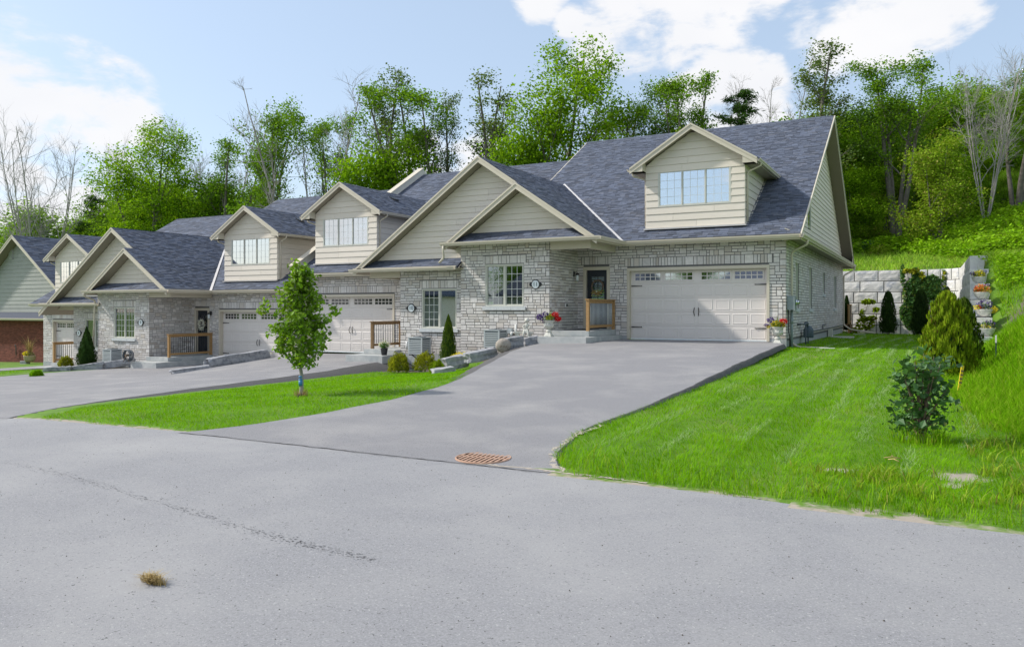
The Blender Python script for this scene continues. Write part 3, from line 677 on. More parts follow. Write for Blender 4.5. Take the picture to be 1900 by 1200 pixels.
def siding(parent, O, u, n, z0, z1, fl, fr, holes=(), expo=.195, m='siding', name='siding_board'):
    """lap boards on a wall whose left and right edges are fl(z), fr(z); every board a part"""
    O, u, n = Vector(O), Vector(u), Vector(n); zz = z0; back = []
    while zz < z1-.02:
        zt = min(zz+expo, z1); a0, b0, a1, b1 = fl(zz), fr(zz), fl(zt), fr(zt)
        if a1 > b1: mid = (a1+b1)/2; a1 = b1 = mid
        segs = [(a0, b0, a1, b1)]
        for h in holes:
            if h[2] < (zz+zt)/2 < h[3]:
                ns = []
                for s in segs:
                    if s[0] < h[0] and s[1] > h[1]: ns += [(s[0], h[0], s[2], h[0]), (h[1], s[1], h[1], s[3])]
                    else: ns.append(s)
                segs = ns
        fin = []
        for s in segs:
            if s[1]-s[0] > 3.2:
                c = random.uniform(max(s[0], s[2])+.25*(s[1]-s[0]), min(s[1], s[3])-.25*(s[1]-s[0]))
                if c > max(s[0], s[2])+.2 and c < min(s[1], s[3])-.2: fin += [(s[0], c-.003, s[2], c-.003), (c+.003, s[1], c+.003, s[3])]; continue
            fin.append(s)
        for s in fin:
            if s[1]-s[0] < .03: continue
            g_ = .012
            P = [O+u*s[0]+Vector((0,0,zz+g_)), O+u*s[1]+Vector((0,0,zz+g_)), O+u*s[3]+Vector((0,0,zt)), O+u*s[2]+Vector((0,0,zt))]
            V = P+[P[0]+n*.030, P[1]+n*.030, P[2]+n*.010, P[3]+n*.010]
            F = [(0,3,2,1),(4,5,6,7),(0,1,5,4),(1,2,6,5),(2,3,7,6),(3,0,4,7)]
            if u.cross(Vector((0,0,1))).dot(n) < 0: F = [f[::-1] for f in F]
            raw(name, [tuple(v) for v in V], F, m, parent)
        back.append((a0, b0, a1, b1, zz, zt)); zz += expo
    b = MB()
    for a0, b0, a1, b1, y0, y1 in back:
        segs = [(a0, b0, a1, b1)]
        for h in holes:
            if h[2] < (y0+y1)/2 < h[3]: segs = [x for q in segs for x in ([(q[0], h[0], q[2], h[0]), (h[1], q[1], h[1], q[3])] if q[0] < h[0] and q[1] > h[1] else [q])]
        for q in segs:
            P = [O+u*q[0]+Vector((0, 0, y0)), O+u*q[1]+Vector((0, 0, y0)), O+u*q[3]+Vector((0, 0, y1)), O+u*q[2]+Vector((0, 0, y1))]
            P += [p-n*.06 for p in P]; b.add(P, [(0, 1, 2, 3), (7, 6, 5, 4), (0, 4, 5, 1), (1, 5, 6, 2), (2, 6, 7, 3), (3, 7, 4, 0)])
    return b.V, b.F
SHP = {}
def shingles(key, O, U, Vv, vl, ul, ur, skip=None, expo=.145, wmin=.13, wmax=.34):
    """O origin at the eave, U unit along the eave, Vv unit up the slope, courses to length vl between ul(v), ur(v)"""
    O, U, Vv = Vector(O), Vector(U), Vector(Vv); N_ = U.cross(Vv).normalized()
    if N_.z < 0: N_ = -N_
    out = SHP.setdefault(key, []); v = 0
    while v < vl-.01:
        a, b = ul(v+expo*.5), ur(v+expo*.5); x = a; last = -1
        while x < b-.02:
            w = min(random.uniform(wmin, wmax), b-x)
            if b-x-w < .06: w = b-x
            if not (skip and skip(x+w/2, v+expo/2)):
                t = random.choice([.010, .010, .017, .020])
                out.append((O+U*(x+.004)+Vv*v+N_*.006, U*(w-.008), Vv*(min(expo, vl-v)+.05 if v+expo < vl else vl-v), N_*t))
            x += w
        v += expo
def gutter(parent, pts, w=.125, h=.115, side=None, m='trim'):
    """K style gutter: open trough following pts (top inner line); side gives the outward normals"""
    for i in range(len(pts)-1):
        p, q = Vector(pts[i]), Vector(pts[i+1]); n = Vector(side[i]); d = (q-p).normalized(); b = MB()
        e0 = p; e1 = q
        prof = [(0, 0), (0, -h), (w*.62, -h), (w*.72, -h*.62), (w*.95, -h*.42), (w, 0), (w*.9, 0), (w*.9, -h*.3), (w*.66, -h*.5), (w*.56, -h*.88), (.012, -h*.88), (.012, 0)]
        k = len(prof); V = [e+n*a+Vector((0, 0, z)) for e in (e0, e1) for a, z in prof]
        F = [(j, (j+1) % k, (j+1) % k+k, j+k) for j in range(k)]+[tuple(range(k)), tuple(range(2*k-1, k-1, -1))]
        b.add(V, F); b.build('gutter', m, parent)
def downspout(parent, pts, m='trim', w=.075, dpt=.06):
    b = MB(); pts = [Vector(p) for p in pts]
    # rectangular section swept along rounded path
    path = [pts[0]]
    for i in range(1, len(pts)-1):
        a = (pts[i-1]-pts[i]); c = (pts[i+1]-pts[i]); r = min(.09, a.length*.45, c.length*.45)
        for t in (0, .25, .5, .75, 1): 
            A = pts[i]+a.normalized()*r; C = pts[i]+c.normalized()*r
            path.append(A.lerp(pts[i], t).lerp(pts[i].lerp(C, t), t))
    path.append(pts[-1])
    b.tube(path, (w+dpt)/3.4, 8); return b.build('downspout', m, parent)
def rake(parent, p_eave, p_ridge, out_n, h=.20, t=.03, m='trim'):
    """barge board with a thinner drip edge above, from eave end to ridge"""
    p, q, n = Vector(p_eave), Vector(p_ridge), Vector(out_n); b = MB()
    for (dz0, dz1, th) in ((-.02, -h, t), (.012, -.055, t+.022)):
        V = [p+Vector((0,0,dz1)), q+Vector((0,0,dz1)), q+Vector((0,0,dz0)), p+Vector((0,0,dz0))]; V += [v+n*th for v in V]
        F = [(0,1,2,3),(7,6,5,4),(0,4,5,1),(1,5,6,2),(2,6,7,3),(3,7,4,0)]
        if (V[1]-V[0]).cross(V[2]-V[1]).dot(n) > 0: F = [f[::-1] for f in F]
        b.add(V, F)
    return b.build('fascia', m, parent)
def window(parent, O, u, n, w, h, sashes=2, cols=3, rows=5, frame=.05, glassm='pane_glass', inner='curtain', blank=(), sill=True, blindtop=0, depth=.09, thin=1.0, name='window'):
    """O: lower left corner of the opening on the wall face"""
    O, u, n = Vector(O), Vector(u), Vector(n); Z = Vector((0, 0, 1)); b = MB()
    f = frame; base = O-n*depth
    for (a0, a1, z0, z1) in ((0, f, 0, h), (w-f, w, 0, h), (f, w-f, 0, f), (f, w-f, h-f, h)):
        b.obox(base+u*a0+Z*z0, u*(a1-a0), n*(depth*.9), Z*(z1-z0))
    sw = (w-2*f)/sashes
    for i in range(1, sashes): b.obox(base+u*(f+sw*i-.03*thin)+Z*f, u*.06*thin, n*.055, Z*(h-2*f))
    for i in range(sashes):
        q_ = .03*thin; x0 = f+sw*i+(q_ if i else 0); x1 = f+sw*(i+1)-(q_ if i < sashes-1 else 0)
        for (a0, a1, z0, z1) in ((x0, x0+q_, f, h-f), (x1-q_, x1, f, h-f), (x0+q_, x1-q_, f, f+q_), (x0+q_, x1-q_, h-f-q_, h-f)):
            b.obox(base+u*a0+Z*z0, u*(a1-a0), n*.035, Z*(z1-z0))
    fr = b.build(name, 'white_frame', parent)
    for i in range(sashes):
        q_ = .03*thin; x0 = f+sw*i+(2*q_ if i else q_); x1 = f+sw*(i+1)-(2*q_ if i < sashes-1 else q_); z0, z1 = f+q_, h-f-q_
        g_ = MB(); g_.obox(base+u*x0+Z*z0+n*.004, u*(x1-x0), n*.006, Z*(z1-z0)); g_.build('pane', 'pane_dormer' if (inner == 'blind' and i in blank) else glassm, fr)
        if i not in blank:
            mm = MB()
            for k in range(1, cols): mm.obox(base+u*(x0+(x1-x0)*k/cols-.008*thin)+Z*z0+n*.011, u*.016*thin, n*.008, Z*(z1-z0))
            for k in range(1, rows): mm.obox(base+u*x0+Z*(z0+(z1-z0)*k/rows-.008*thin)+n*.012, u*(x1-x0), n*.008, Z*.016*thin)
            mm.build('muntin', 'muntin', fr)
        # what hangs inside: pleated curtain or slatted blind
        c_b = MB()
        if inner == 'curtain':
            for q in range(14):
                xa = x0+(x1-x0)*q/14; dd = .12+.035*(q % 2)
                c_b.add([base+u*xa-n*dd+Z*z0, base+u*(xa+(x1-x0)/14)-n*(.155-.035*(q % 2)+0)+Z*z0, base+u*(xa+(x1-x0)/14)-n*(.155-.035*(q % 2))+Z*z1, base+u*xa-n*dd+Z*z1], [(0, 1, 2, 3)])
            c_b.build('curtain', 'curtain', fr)
        elif inner == 'blind' and (i in blank or not blank):
            zq = z1
            zend = z0 if not blindtop or i in blank else z0
            while zq > zend+.03:
                c_b.obox(base+u*x0-n*.045+Z*(zq-.047), u*(x1-x0), n*.02, Z*.045); zq -= .05
            c_b.build('blind', 'blind', fr)
    bb = MB(); bb.obox(base-n*.5+u*.0, u*w, n*.02, Z*h); bb.build('room', 'interior', fr)
    if sill:
        segs = 3 if w > 1 else 1
        for k in range(segs):
            sb = MB(); L0 = -.09+(w+.18)*k/segs; sb.obox(O+u*(L0+.004)-Z*.13-n*.02, u*((w+.18)/segs-.008), n*.085, Z*.125); sb.build('sill', 'stone_sill', fr)
    return fr

def garage_door(parent, X0, X1, Y, z0, h, scale=1.0, dark=False):
    """sectional door: window row on top, four rows of eight raised panels"""
    w = X1-X0; yb = Y+.16
    b = MB(); sec = h/5
    for r in range(5): b.box(X0+.03, X1-.03, yb, yb+.05, z0+r*sec+.006, z0+(r+1)*sec-.006)
    b.box(X0+.03, X1-.03, yb+.02, yb+.06, z0, z0+h)
    door = b.build('garage_door', 'door_paint', parent)
    pw = (w-.16)/8
    for r in range(4):
        for i in range(8):
            a0 = X0+.08+i*pw+.05; a1 = a0+pw-.09; p0 = z0+r*sec+.07; p1 = z0+(r+1)*sec-.07; y = yb
            m_ = MB(); k = .02
            V = [(a0, y, p0), (a1, y, p0), (a1, y, p1), (a0, y, p1), (a0+k, y-.010, p0+k), (a1-k, y-.010, p0+k), (a1-k, y-.010, p1-k), (a0+k, y-.010, p1-k)]
            V += [(a0+k*2.2, y-.003, p0+k*2.2), (a1-k*2.2, y-.003, p0+k*2.2), (a1-k*2.2, y-.003, p1-k*2.2), (a0+k*2.2, y-.003, p1-k*2.2)]
            F = [(0, 1, 5, 4), (1, 2, 6, 5), (2, 3, 7, 6), (3, 0, 4, 7), (4, 5, 9, 8), (5, 6, 10, 9), (6, 7, 11, 10), (7, 4, 8, 11), (8, 9, 10, 11)]
            m_.add(V, F); m_.build('panel', 'door_paint', door)
    xc = (X0+X1)/2; k = w/4.88
    for a, bb_ in ((-2.23, -1.28), (-1.12, -.14), (.17, 1.16), (1.30, 2.23)):
        a0, a1 = xc+a*k, xc+bb_*k; p0, p1 = z0+4*sec+.13, z0+4*sec+.39
        f = MB()
        for q in ((a0-.04, a1+.04, p0-.04, p0), (a0-.04, a1+.04, p1, p1+.04), (a0-.04, a0, p0, p1), (a1, a1+.04, p0, p1)): f.box(q[0], q[1], yb-.022, yb, q[2], q[3])
        for c in range(1, 5): x = a0+(a1-a0)*c/5; f.box(x-.013, x+.013, yb-.016, yb, p0, p1)
        f.box(a0, a1, yb-.017, yb, (p0+p1)/2-.012, (p0+p1)/2+.012)
        f.build('window_frame', 'door_paint', door)
        for c in range(5):
            for r in range(2):
                g_ = MB(); xa = a0+(a1-a0)*c/5+.013; xb = a0+(a1-a0)*(c+1)/5-.013; za = p0+(p1-p0)*r/2+.012; zb = p0+(p1-p0)*(r+1)/2-.012
                g_.box(xa, xb, yb-.006, yb-.001, za, zb); g_.build('pane', 'pane_dark' if dark else 'pane_garage', door)
    for sx in (-1, 1):                                   # strap hinges and pulls
        for zz in (z0+.30*h/2.44*1.0+.13, z0+4*sec-.06):
            hb = MB(); xe = xc+sx*(w/2-.08); V = [(xe, yb-.03, zz+.02), (xe, yb-.03, zz-.02), (xe-sx*.38, yb-.03, zz-.008), (xe-sx*.38, yb-.03, zz+.008)]; hb.slab(V, .02, (0, 1, 0))
            hb.lathe([(0.001, zz-.02), (.02, zz-.005), (.02, zz+.005), (.001, zz+.02)], xe-sx*.38, yb-.03, 8); hb.build('strap_hinge', 'black_iron', door)
        hp = MB(); x = xc+sx*.07; zc = z0+.98
        hp.tube([(x, yb, zc+.13), (x-sx*.0, yb-.04, zc+.12), (x+sx*.022, yb-.06, zc), (x, yb-.04, zc-.12), (x, yb, zc-.13)], .014, 6)
        hp.add([(x-.02, yb-.005, zc+.10), (x+.02, yb-.005, zc+.10), (x+.014, yb-.005, zc+.16), (x-.014, yb-.005, zc+.16)], [(0, 1, 2, 3)])
        hp.add([(x-.02, yb-.005, zc-.10), (x+.02, yb-.005, zc-.10), (x+.014, yb-.005, zc-.16), (x-.014, yb-.005, zc-.16)], [(3, 2, 1, 0)])
        hp.build('pull_handle', 'black_iron', door)
    t = MB(); t.mi = 0
    t.box(X0-.03, X0+.06, Y-.045, Y+.2, z0, z0+h+.09); t.box(X1-.06, X1+.03, Y-.045, Y+.2, z0, z0+h+.09); t.box(X0+.06, X1-.06, Y-.045, Y+.2, z0+h-.015, z0+h+.09)
    t.build('door_frame', 'trim', parent)
    r_ = MB(); r_.box(X0+.03, X1-.03, yb-.02, yb+.03, z0-.015, z0+.03); r_.build('door_seal', 'plaque_white', door)
def glass2():
    glass('pane_garage', (.25, .3, .33), .55, .04); glass('pane_dark', (.05, .06, .07), .06, .05)
glass2()

UN = {
 1: dict(m=1, xc=-7.09, zf=.525, dy=0, a=-15.09, b=-4.11, yb=24.24, bb=-.5, ra=-15.1, rb=-3.6, gw=2.44, xd=-7.17, num='11', kb=300, ks=300),
 2: dict(m=-1, xc=-22.36, zf=-.302, dy=0, a=-25.2, b=-15.09, yb=24.45, bb=.2, ra=-25.2, rb=-15.1, gw=2.44, xd=-22.65, num='10', kb=300, ks=150),
 3: dict(m=1, xc=-27.95, zf=-.975, dy=0, a=-36.16, b=-25.2, yb=24.24, bb=.1, ra=-36.2, rb=-25.2, gw=2.44, xd=-28.45, num='9', kb=250, ks=120),
 4: dict(m=-1, xc=-42.95, zf=-1.57, dy=.7, a=-45.9, b=-36.16, yb=24.95, bb=.1, ra=-46.4, rb=-36.2, gw=2.0, xd=-43.2, num='8', kb=120, ks=60),
}
LBL = {1: 'townhouse at the right end of the row, with a long stone side wall',
       2: 'second townhouse from the right, its garage partly behind the young lawn tree',
       3: 'third townhouse from the right with a long wooden porch railing and black garage panes',
       4: 'leftmost townhouse of the stone row, beside the red brick house'}
ROOT = {}
V3 = Vector
def q_slab(parent, name, poly, t, mats, mi=(0, 1, 2)):
    b = MB(); b.slab(poly, t, mats=mi); return b.build(name, mats, parent, smooth=False)
def build_unit(i):
    U = UN[i]; m, xc, zf, dy = U['m'], U['xc'], U['zf'], U['dy']; YF = 26.68+dy; YB = U['yb']; ye = YE+dy; yr = YR+dy
    root = ROOT[i] = thing('townhouse', LBL[i], 'house', (xc, YF, zf), world=True, group='attached stone townhouses in one row')
    bx = {1: -11.50, 2: -17.95, 3: -32.36, 4: -39.2}[i]           # inner corner of the projecting front room
    X = lambda a: xc+m*a
    bricks_all = []
    # ---- garage wall
    gx = sorted((X(-U['gw']), X(U['gw']))); w0, w1 = (bx, U['b']) if m > 0 else (U['a'], bx)
    dxs = sorted((bx+m*.26, bx+m*1.26)) if i < 4 else (-40.45, -39.5)
    L = w1-w0; hz = 2.47
    Hg = (gx[0]-w0, gx[1]-w0, zf-.2, zf+hz); Hd = (dxs[0]-w0, dxs[1]-w0, zf-.2, zf+2.62)
    O = V3((w0, YF, 0)); wb = wall_back(root, O, (1, 0, 0), (0, -1, 0), L, zf-.6, zf+3.42, [Hg, Hd])
    Hg2 = (Hg[0], Hg[1], zf-.2, zf+2.6); Hd2 = (Hd[0], Hd[1], zf-.2, zf+2.7)
    bricks_all += bricks(O, V3((1, 0, 0)), V3((0, -1, 0)), L, zf+.1, zf+3.4, [Hg2, Hd2],
                         [(Hg[0]-.12, Hg[1]+.12, zf+2.6, zf+2.9), (max(0, Hd[0]-.1), Hd[1]+.1, zf+2.7, zf+3.0)], ext=.03 if i == 1 else 0)
    garage_door(root, gx[0], gx[1], YF, zf, hz-.02, dark=i != 1)
    for fa, fe in ((w0, gx[0]-.03), (gx[1]+.03, w1+(.02 if i == 1 else 0))):
        if fe-fa > .1: fb = MB(); fb.box(fa, fe, YF-.02, YF+.1, zf-.9, zf+.1); fb.build('foundation', 'foundation', root)
    fb = MB()
    # ---- projecting room, front
    b0, b1 = (U['a'], bx) if m > 0 else (bx, U['b']); L = b1-b0
    wx = sorted({1: (-14.05, -12.50), 2: (-16.95, -15.40), 3: (-34.91, -33.36), 4: (-38.24, -36.7)}[i]); H = (wx[0]-b0, wx[1]-b0, zf+1.165, zf+2.664)
    O = V3((b0, YB, 0)); z0 = zf+U['bb']
    wall_back(root, O, (1, 0, 0), (0, -1, 0), L, z0-.05, zf+3.42, [H])
    bricks_all += bricks(O, V3((1, 0, 0)), V3((0, -1, 0)), L, z0, zf+3.4, [(H[0], H[1], zf+1.05, zf+2.68)], [(H[0]-.1, H[1]+.1, zf+2.68, zf+2.98)], ext=.03 if m > 0 else 0)
    fb.box(b0, b1, YB-.015, YB+.2, zf-1.6, z0); fb.build('foundation', 'foundation', root); fb = MB()
    if m < 0: fb.box(b0, b0+.2, YB+.2, YF, zf-1.6, z0)
    else: fb.box(b1-.2, b1, YB+.2, YF, zf-1.6, z0)
    fb.build('foundation', 'foundation', root)
    window(root, V3((wx[0], YB-.015, zf+1.165)), (1, 0, 0), (0, -1, 0), 1.55, 1.5, 2, 3, 5, inner='blind' if i in (2,) else ('curtain' if i != 1 else None), blank=(1,) if i == 2 else ((0,) if i == 4 else ()))
    # ---- projecting room, side towards the porch
    n = V3((m, 0, 0)); O = V3((bx, YB, 0))
    wall_back(root, O, (0, 1, 0), n, YF-YB, z0, zf+3.42, [])
    side = bricks(O, V3((0, 1, 0)), n, YF-YB, z0, zf+3.4, [], regular=False)
    bricks_all += side
    # outer end wall of the row
    if i == 1:
        O = V3((-4.11, YF, 0)); wins = [(28.8, 29.5, 1.63, 3.26), (32.3, 33.1, 1.62, 3.26), (36.7, 37.5, 2.27, 3.26), (41.2, 42.4, 1.63, 3.26)]
        hs = [(a-YF, b-YF, c, d) for a, b, c, d in wins]
        wall_back(root, O, (0, 1, 0), (1, 0, 0), 45.9-YF, .55, zf+3.5, hs)
        bricks_all += bricks(O, V3((0, 1, 0)), V3((1, 0, 0)), 45.9-YF, .62, zf+3.42, [(a, b, c-.12, d) for a, b, c, d in hs], regular=True)
        f2 = MB(); f2.box(-4.3, -4.12, YF+.1, 45.9, -.3, .61); f2.build('foundation', 'foundation', root)
        for a, b, c, d in wins:
            window(root, V3((-4.115, a, c)), (0, 1, 0), (1, 0, 0), b-a, d-c, 1, 2, 5, inner=None, blank=(0,), depth=.11)
        f3 = MB(); f3.box(-15.0, -4.2, 45.8, 45.9, -.2, zf+3.4); f3.build('rear_wall', 'siding', root)
        cb = MB(); cb.box(-4.16, -4.06, YF-.035, YF+.03, zf+3.30, zf+3.4); cb.build('trim_block', 'trim', root)
    elif i == 4:
        f3 = MB(); f3.box(-45.9, -45.7, YF, 46.5, -2.6, zf+3.4); f3.build('side_wall', 'stone', root)
    wl = [o for o in root.children if o.name.startswith('wall')][0]
    pieces('brick', BOXV, BOXF[[0, 1, 2, 3, 4]], [(a, b, c, d) for a, b, c, d in bricks_all], 'stone', wl, U['kb'])
    # ---- entrance
    d0, d1 = dxs; zs = zf+.335
    t = MB(); t.box(d0-.02, d0+.09, YF-.05, YF+.2, zs, zf+2.62); t.box(d1-.09, d1+.02, YF-.05, YF+.2, zs, zf+2.62); t.box(d0+.09, d1-.09, YF-.05, YF+.2, zf+2.5, zf+2.62)
    t.build('door_frame', 'trim', root)
    t = MB(); t.box(d0+.09, d1-.09, YF-.02, YF+.2, zs-.5, zs+.025); t.build('threshold', 'concrete', root)
    t = MB(); x0, x1 = d0+.09, d1-.09; yb = YF+.08
    gl = (x0+.17, x1-.15, zs+1.02, zs+1.93)
    t.box(x0, gl[0], yb, yb+.05, zs+.02, zf+2.5); t.box(gl[1], x1, yb, yb+.05, zs+.02, zf+2.5); t.box(gl[0], gl[1], yb, yb+.05, zs+.02, gl[2]); t.box(gl[0], gl[1], yb, yb+.05, gl[3], zf+2.5)
    t.box(x0+.16, x1-.16, yb-.012, yb, zs+.2, zs+.85)
    dr = t.build('front_door', 'black_door', root)
    g_ = MB(); g_.box(gl[0], gl[1], yb+.02, yb+.025, gl[2], gl[3]); g_.build('pane', 'pane_glass', dr)
    g_ = MB()
    for k in range(9): g_.box(gl[0], gl[1], yb+.06, yb+.075, gl[2]+.02+k*.1, gl[2]+.085+k*.1)
    g_.build('blind', 'blind', dr)
    g_ = MB(); g_.box((gl[0]+gl[1])/2-.012, (gl[0]+gl[1])/2+.012, yb+.005, yb+.02, gl[2], gl[3])
    for k in range(1, 5): g_.box(gl[0], gl[1], yb+.006, yb+.019, gl[2]+k*.182-.01, gl[2]+k*.182+.01)
    g_.build('muntin', 'black_door', dr)
    g_ = MB(); g_.tube([(x1-.06, yb, zs+.95), (x1-.06, yb-.05, zs+.95), (x1-.14, yb-.06, zs+.95)], .012, 6); g_.build('handle', 'ac_metal', dr)
    # porch slab and step
    p0, p1 = sorted((bx, X(-2.90))) if i < 4 else (-40.9, -39.2)
    q0, q1 = sorted((bx, X(-2.66))) if i < 4 else (-41.1, -39.2)
    t = MB(); t.box(p0, p1, YF-2.58, YF-.02, zf+.155, zs); t.box(p0+.02, p1-.02, YF-2.55, YF-.03, zf-.9, zf+.155); t.build('porch_slab', 'concrete', root)
    t = MB(); t.box(q0, q1, YF-3.38, YF-2.6, zf-.7, zf+.15); 
    if m > 0: t.box(p1+.003, q1, YF-2.6, YF-.03, zf-.7, zf+.15)
    else: t.box(q0, p0-.003, YF-2.6, YF-.03, zf-.7, zf+.15)
    t.build('step', 'concrete', root)
    if i in (1,):
        t = MB(); t.box(p0+.15, p1-.55, YF-1.6, YF-.25, zs, zs+.02); t.build('door_mat', 'pot_black', root)
    # railing
    xr = X(-2.98) if i < 4 else -40.85; y0, y1 = (YF-2.5, YF-.12) if i != 2 else (YF-2.2, YF-.35)
    wm = 'cedar_wood' if i != 2 else 'brown_wood'
    rr = MB()
    for y in (y0, y1-.0): rr.box(xr-.05, xr+.05, y, y+.10, zs, zs+1.04)
    rr.box(xr-.075, xr+.075, y0-.03, y1+.13, zs+1.04, zs+1.08)
    rr.box(xr-.02, xr+.02, y0+.1, y1, zs+.94, zs+1.035); rr.box(xr-.02, xr+.02, y0+.1, y1, zs+.10, zs+.19)
    ra_ = rr.build('railing', wm, root)
    yy = y0+.2
    while yy < y1-.05:
        k = MB(); k.tube([(xr, yy, zs+.185), (xr, yy, zs+.945)], .013, 6); k.build('baluster', 'ac_metal' if i == 1 else ('ac_dark' if i == 2 else 'black_iron'), ra_); yy += .115
    # porch lamp and plaque
    lx = bx+m*.03; ly = YF-.35; lz = zf+2.28
    if i == 1: lampat(root, V3((bx+.03, YF-.42, lz)), (1, 0, 0))
    elif i == 3: lampat(root, V3((dxs[1]+.14, YF-.03, lz)), (0, -1, 0))
    plq = {1: -12.02, 2: -17.42, 3: -32.88, 4: -38.72}[i]
    plaque(V3((plq, YB-.04, zf+1.93)), U['num'], i)
    # ---- main roof
    ra, rb = U['ra'], U['rb']; ze = zf+EAVE; zr = ze+PITCH*(yr-ye)
    q_slab(root, 'roof', [(ra, ye, ze), (rb, ye, ze), (rb, yr, zr), (ra, yr, zr)], .17, ['underlay', 'soffit', 'trim'])
    rfo = [o for o in root.children if o.name.startswith('roof')][0]
    q_slab(root, 'rear_roof', [(ra, yr, zr), (rb, yr, zr), (rb, 46.3+dy, ze), (ra, 46.3+dy, ze)], .17, ['shingle', 'soffit', 'trim'])
    ln = math.hypot(yr-ye, zr-ze); vv = V3((0, (yr-ye)/ln, (zr-ze)/ln)); xd = U['xd']
    def skip(x, v):
        X_ = ra+x; Y_ = ye+v*vv.y
        if abs(X_-xd) < 1.5 and 26.95+dy < Y_ < 31: return True
        ga = GP[i]
        z_ = ze+PITCH*(Y_-ye)
        if m > 0: return z_ < ga['ZA']-.67*(X_-ga['PA'])-.25 and X_ > ga['PA']-6
        return z_ < ga['ZA']-.70*(ga['PA']-X_)-.25 if X_ < ga['PA'] else z_ < ga['ZA']-.67*(X_-ga['PA'])-.25
    far = {1: 1, 2: 1.15, 3: 1.25, 4: 1.5}[i]
    shingles(i, (ra, ye-.02, ze), (1, 0, 0), vv, ln, lambda v: 0, lambda v: rb-ra, skip, .145, .13*far, .34*far)
    cap = MB(); 
    for k in range(int((rb-ra)/.2)):
        x = ra+k*.2; cap.slab([(x, yr-.13, zr-.05), (x+.2, yr-.13, zr-.055), (x+.2, yr, zr+.025), (x, yr, zr+.035)], .02); cap.slab([(x, yr, zr+.035), (x+.2, yr, zr+.025), (x+.2, yr+.13, zr-.05), (x, yr+.13, zr-.05)], .02)
    o = cap.build('ridge_cap', 'shingle', root); o['kind'] = 'stuff'
    # soffit and fascia
    sx0, sx1 = (bx, rb) if m > 0 else (ra, bx)
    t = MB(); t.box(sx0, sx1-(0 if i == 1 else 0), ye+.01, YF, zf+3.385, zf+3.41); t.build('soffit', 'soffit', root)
    # gutter line of the main eave, downspouts etc.
    ge = {1: (-9.54, -3.6), 2: (-25.2, -19.84), 3: (-30.4, -25.2), 4: (-46.4, -40.7)}[i]
    t = MB(); t.box(ge[0], ge[1], ye-.02, ye+.01, zf+3.30, zf+3.47); t.build('fascia', 'trim', root)
    ptsg = [(ge[0], ye-.02, ze-.015), (ge[1]+(.0 if i == 1 else 0), ye-.02, ze-.015)]; sd_ = [(0, -1, 0)]
    gutter(root, ptsg, side=sd_)
    if i == 1:
        gutter(root, [(-3.58, ye-.145, ze-.015), (-3.58, 46.3, ze-.015)], side=[(1, 0, 0)])
        t = MB(); t.box(-3.61, -3.58, ye, 46.3, zf+3.30, zf+3.47); t.build('fascia', 'trim', root)
        t = MB(); t.box(-4.08, -3.61, ye+.01, 46.3, zf+3.385, zf+3.41); t.build('soffit', 'soffit', root)
        q_slab(root, 'skirt_roof', [(-3.6, ye+.2, ze), (-4.1, ye+.2, ze+.22), (-4.1, 46.2, ze+.22), (-3.6, 46.2, ze)], .03, ['shingle', 'soffit', 'trim'])
        # gable wall over the side
        zl = ze+.12
        aw = (31.8, 32.7, 4.75, 5.9); hs = [(aw[0]-ye, aw[1]-ye, aw[2], aw[3])]
        Vb, Fb = siding(root, V3((-4.11, ye, 0)), V3((0, 1, 0)), V3((1, 0, 0)), zl, zr-.35, lambda z: max(.35, (z-ze+.22)/PITCH), lambda z: 20.1-max(.35, (z-ze+.22)/((zr-ze)/(46.3-yr))), hs, expo=.19)
        raw('gable_wall', Vb, Fb, 'siding', root)
        window(root, V3((-4.10, aw[0], aw[2])), (0, 1, 0), (1, 0, 0), aw[1]-aw[0], aw[3]-aw[2], 1, 1, 1, inner=None, blank=(0,), depth=.02, sill=False)
        for a, b, c, d in (((-3.6), ye, yr, 1), ((-3.6), 46.3, yr, 1)):
            rake(root, (a, b, ze+.0), (a, c, zr+.0), (1, 0, 0), h=.19)
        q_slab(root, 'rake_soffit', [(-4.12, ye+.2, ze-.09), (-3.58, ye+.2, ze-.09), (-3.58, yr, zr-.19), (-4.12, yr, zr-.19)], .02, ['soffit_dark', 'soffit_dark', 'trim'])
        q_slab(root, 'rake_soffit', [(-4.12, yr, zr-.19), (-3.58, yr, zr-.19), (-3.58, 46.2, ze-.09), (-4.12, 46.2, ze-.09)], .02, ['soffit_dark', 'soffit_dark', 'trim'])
        t = MB(); t.slab([(-4.1, 45.95, ze-.1), (-3.58, 45.95, ze-.1), (-3.58, 46.32, ze-.1), (-4.1, 46.32, ze-.1)], .12); t.slab([(-3.6, 45.4, ze+.42), (-3.6, 46.3, ze-.02), (-3.6, 46.3, ze-.12), (-3.6, 45.4, ze-.12)], .03, (1, 0, 0)); t.build('eave_return', 'trim', root)
        ds = [(-3.53, 27.35, zf+3.37), (-3.53, 27.35, zf+3.22), (-4.02, 27.35, zf+2.98), (-4.02, 27.35, .45), (-3.78, 27.25, .33), (-2.85, 26.95, .33)]
        downspout(root, ds)
        downspout(root, [(-3.53, 46.1, zf+3.37), (-3.53, 46.1, zf+3.2), (-4.04, 45.72, zf+2.9), (-4.04, 45.72, .75), (-3.7, 45.6, .5), (-2.45, 45.0, .33)])
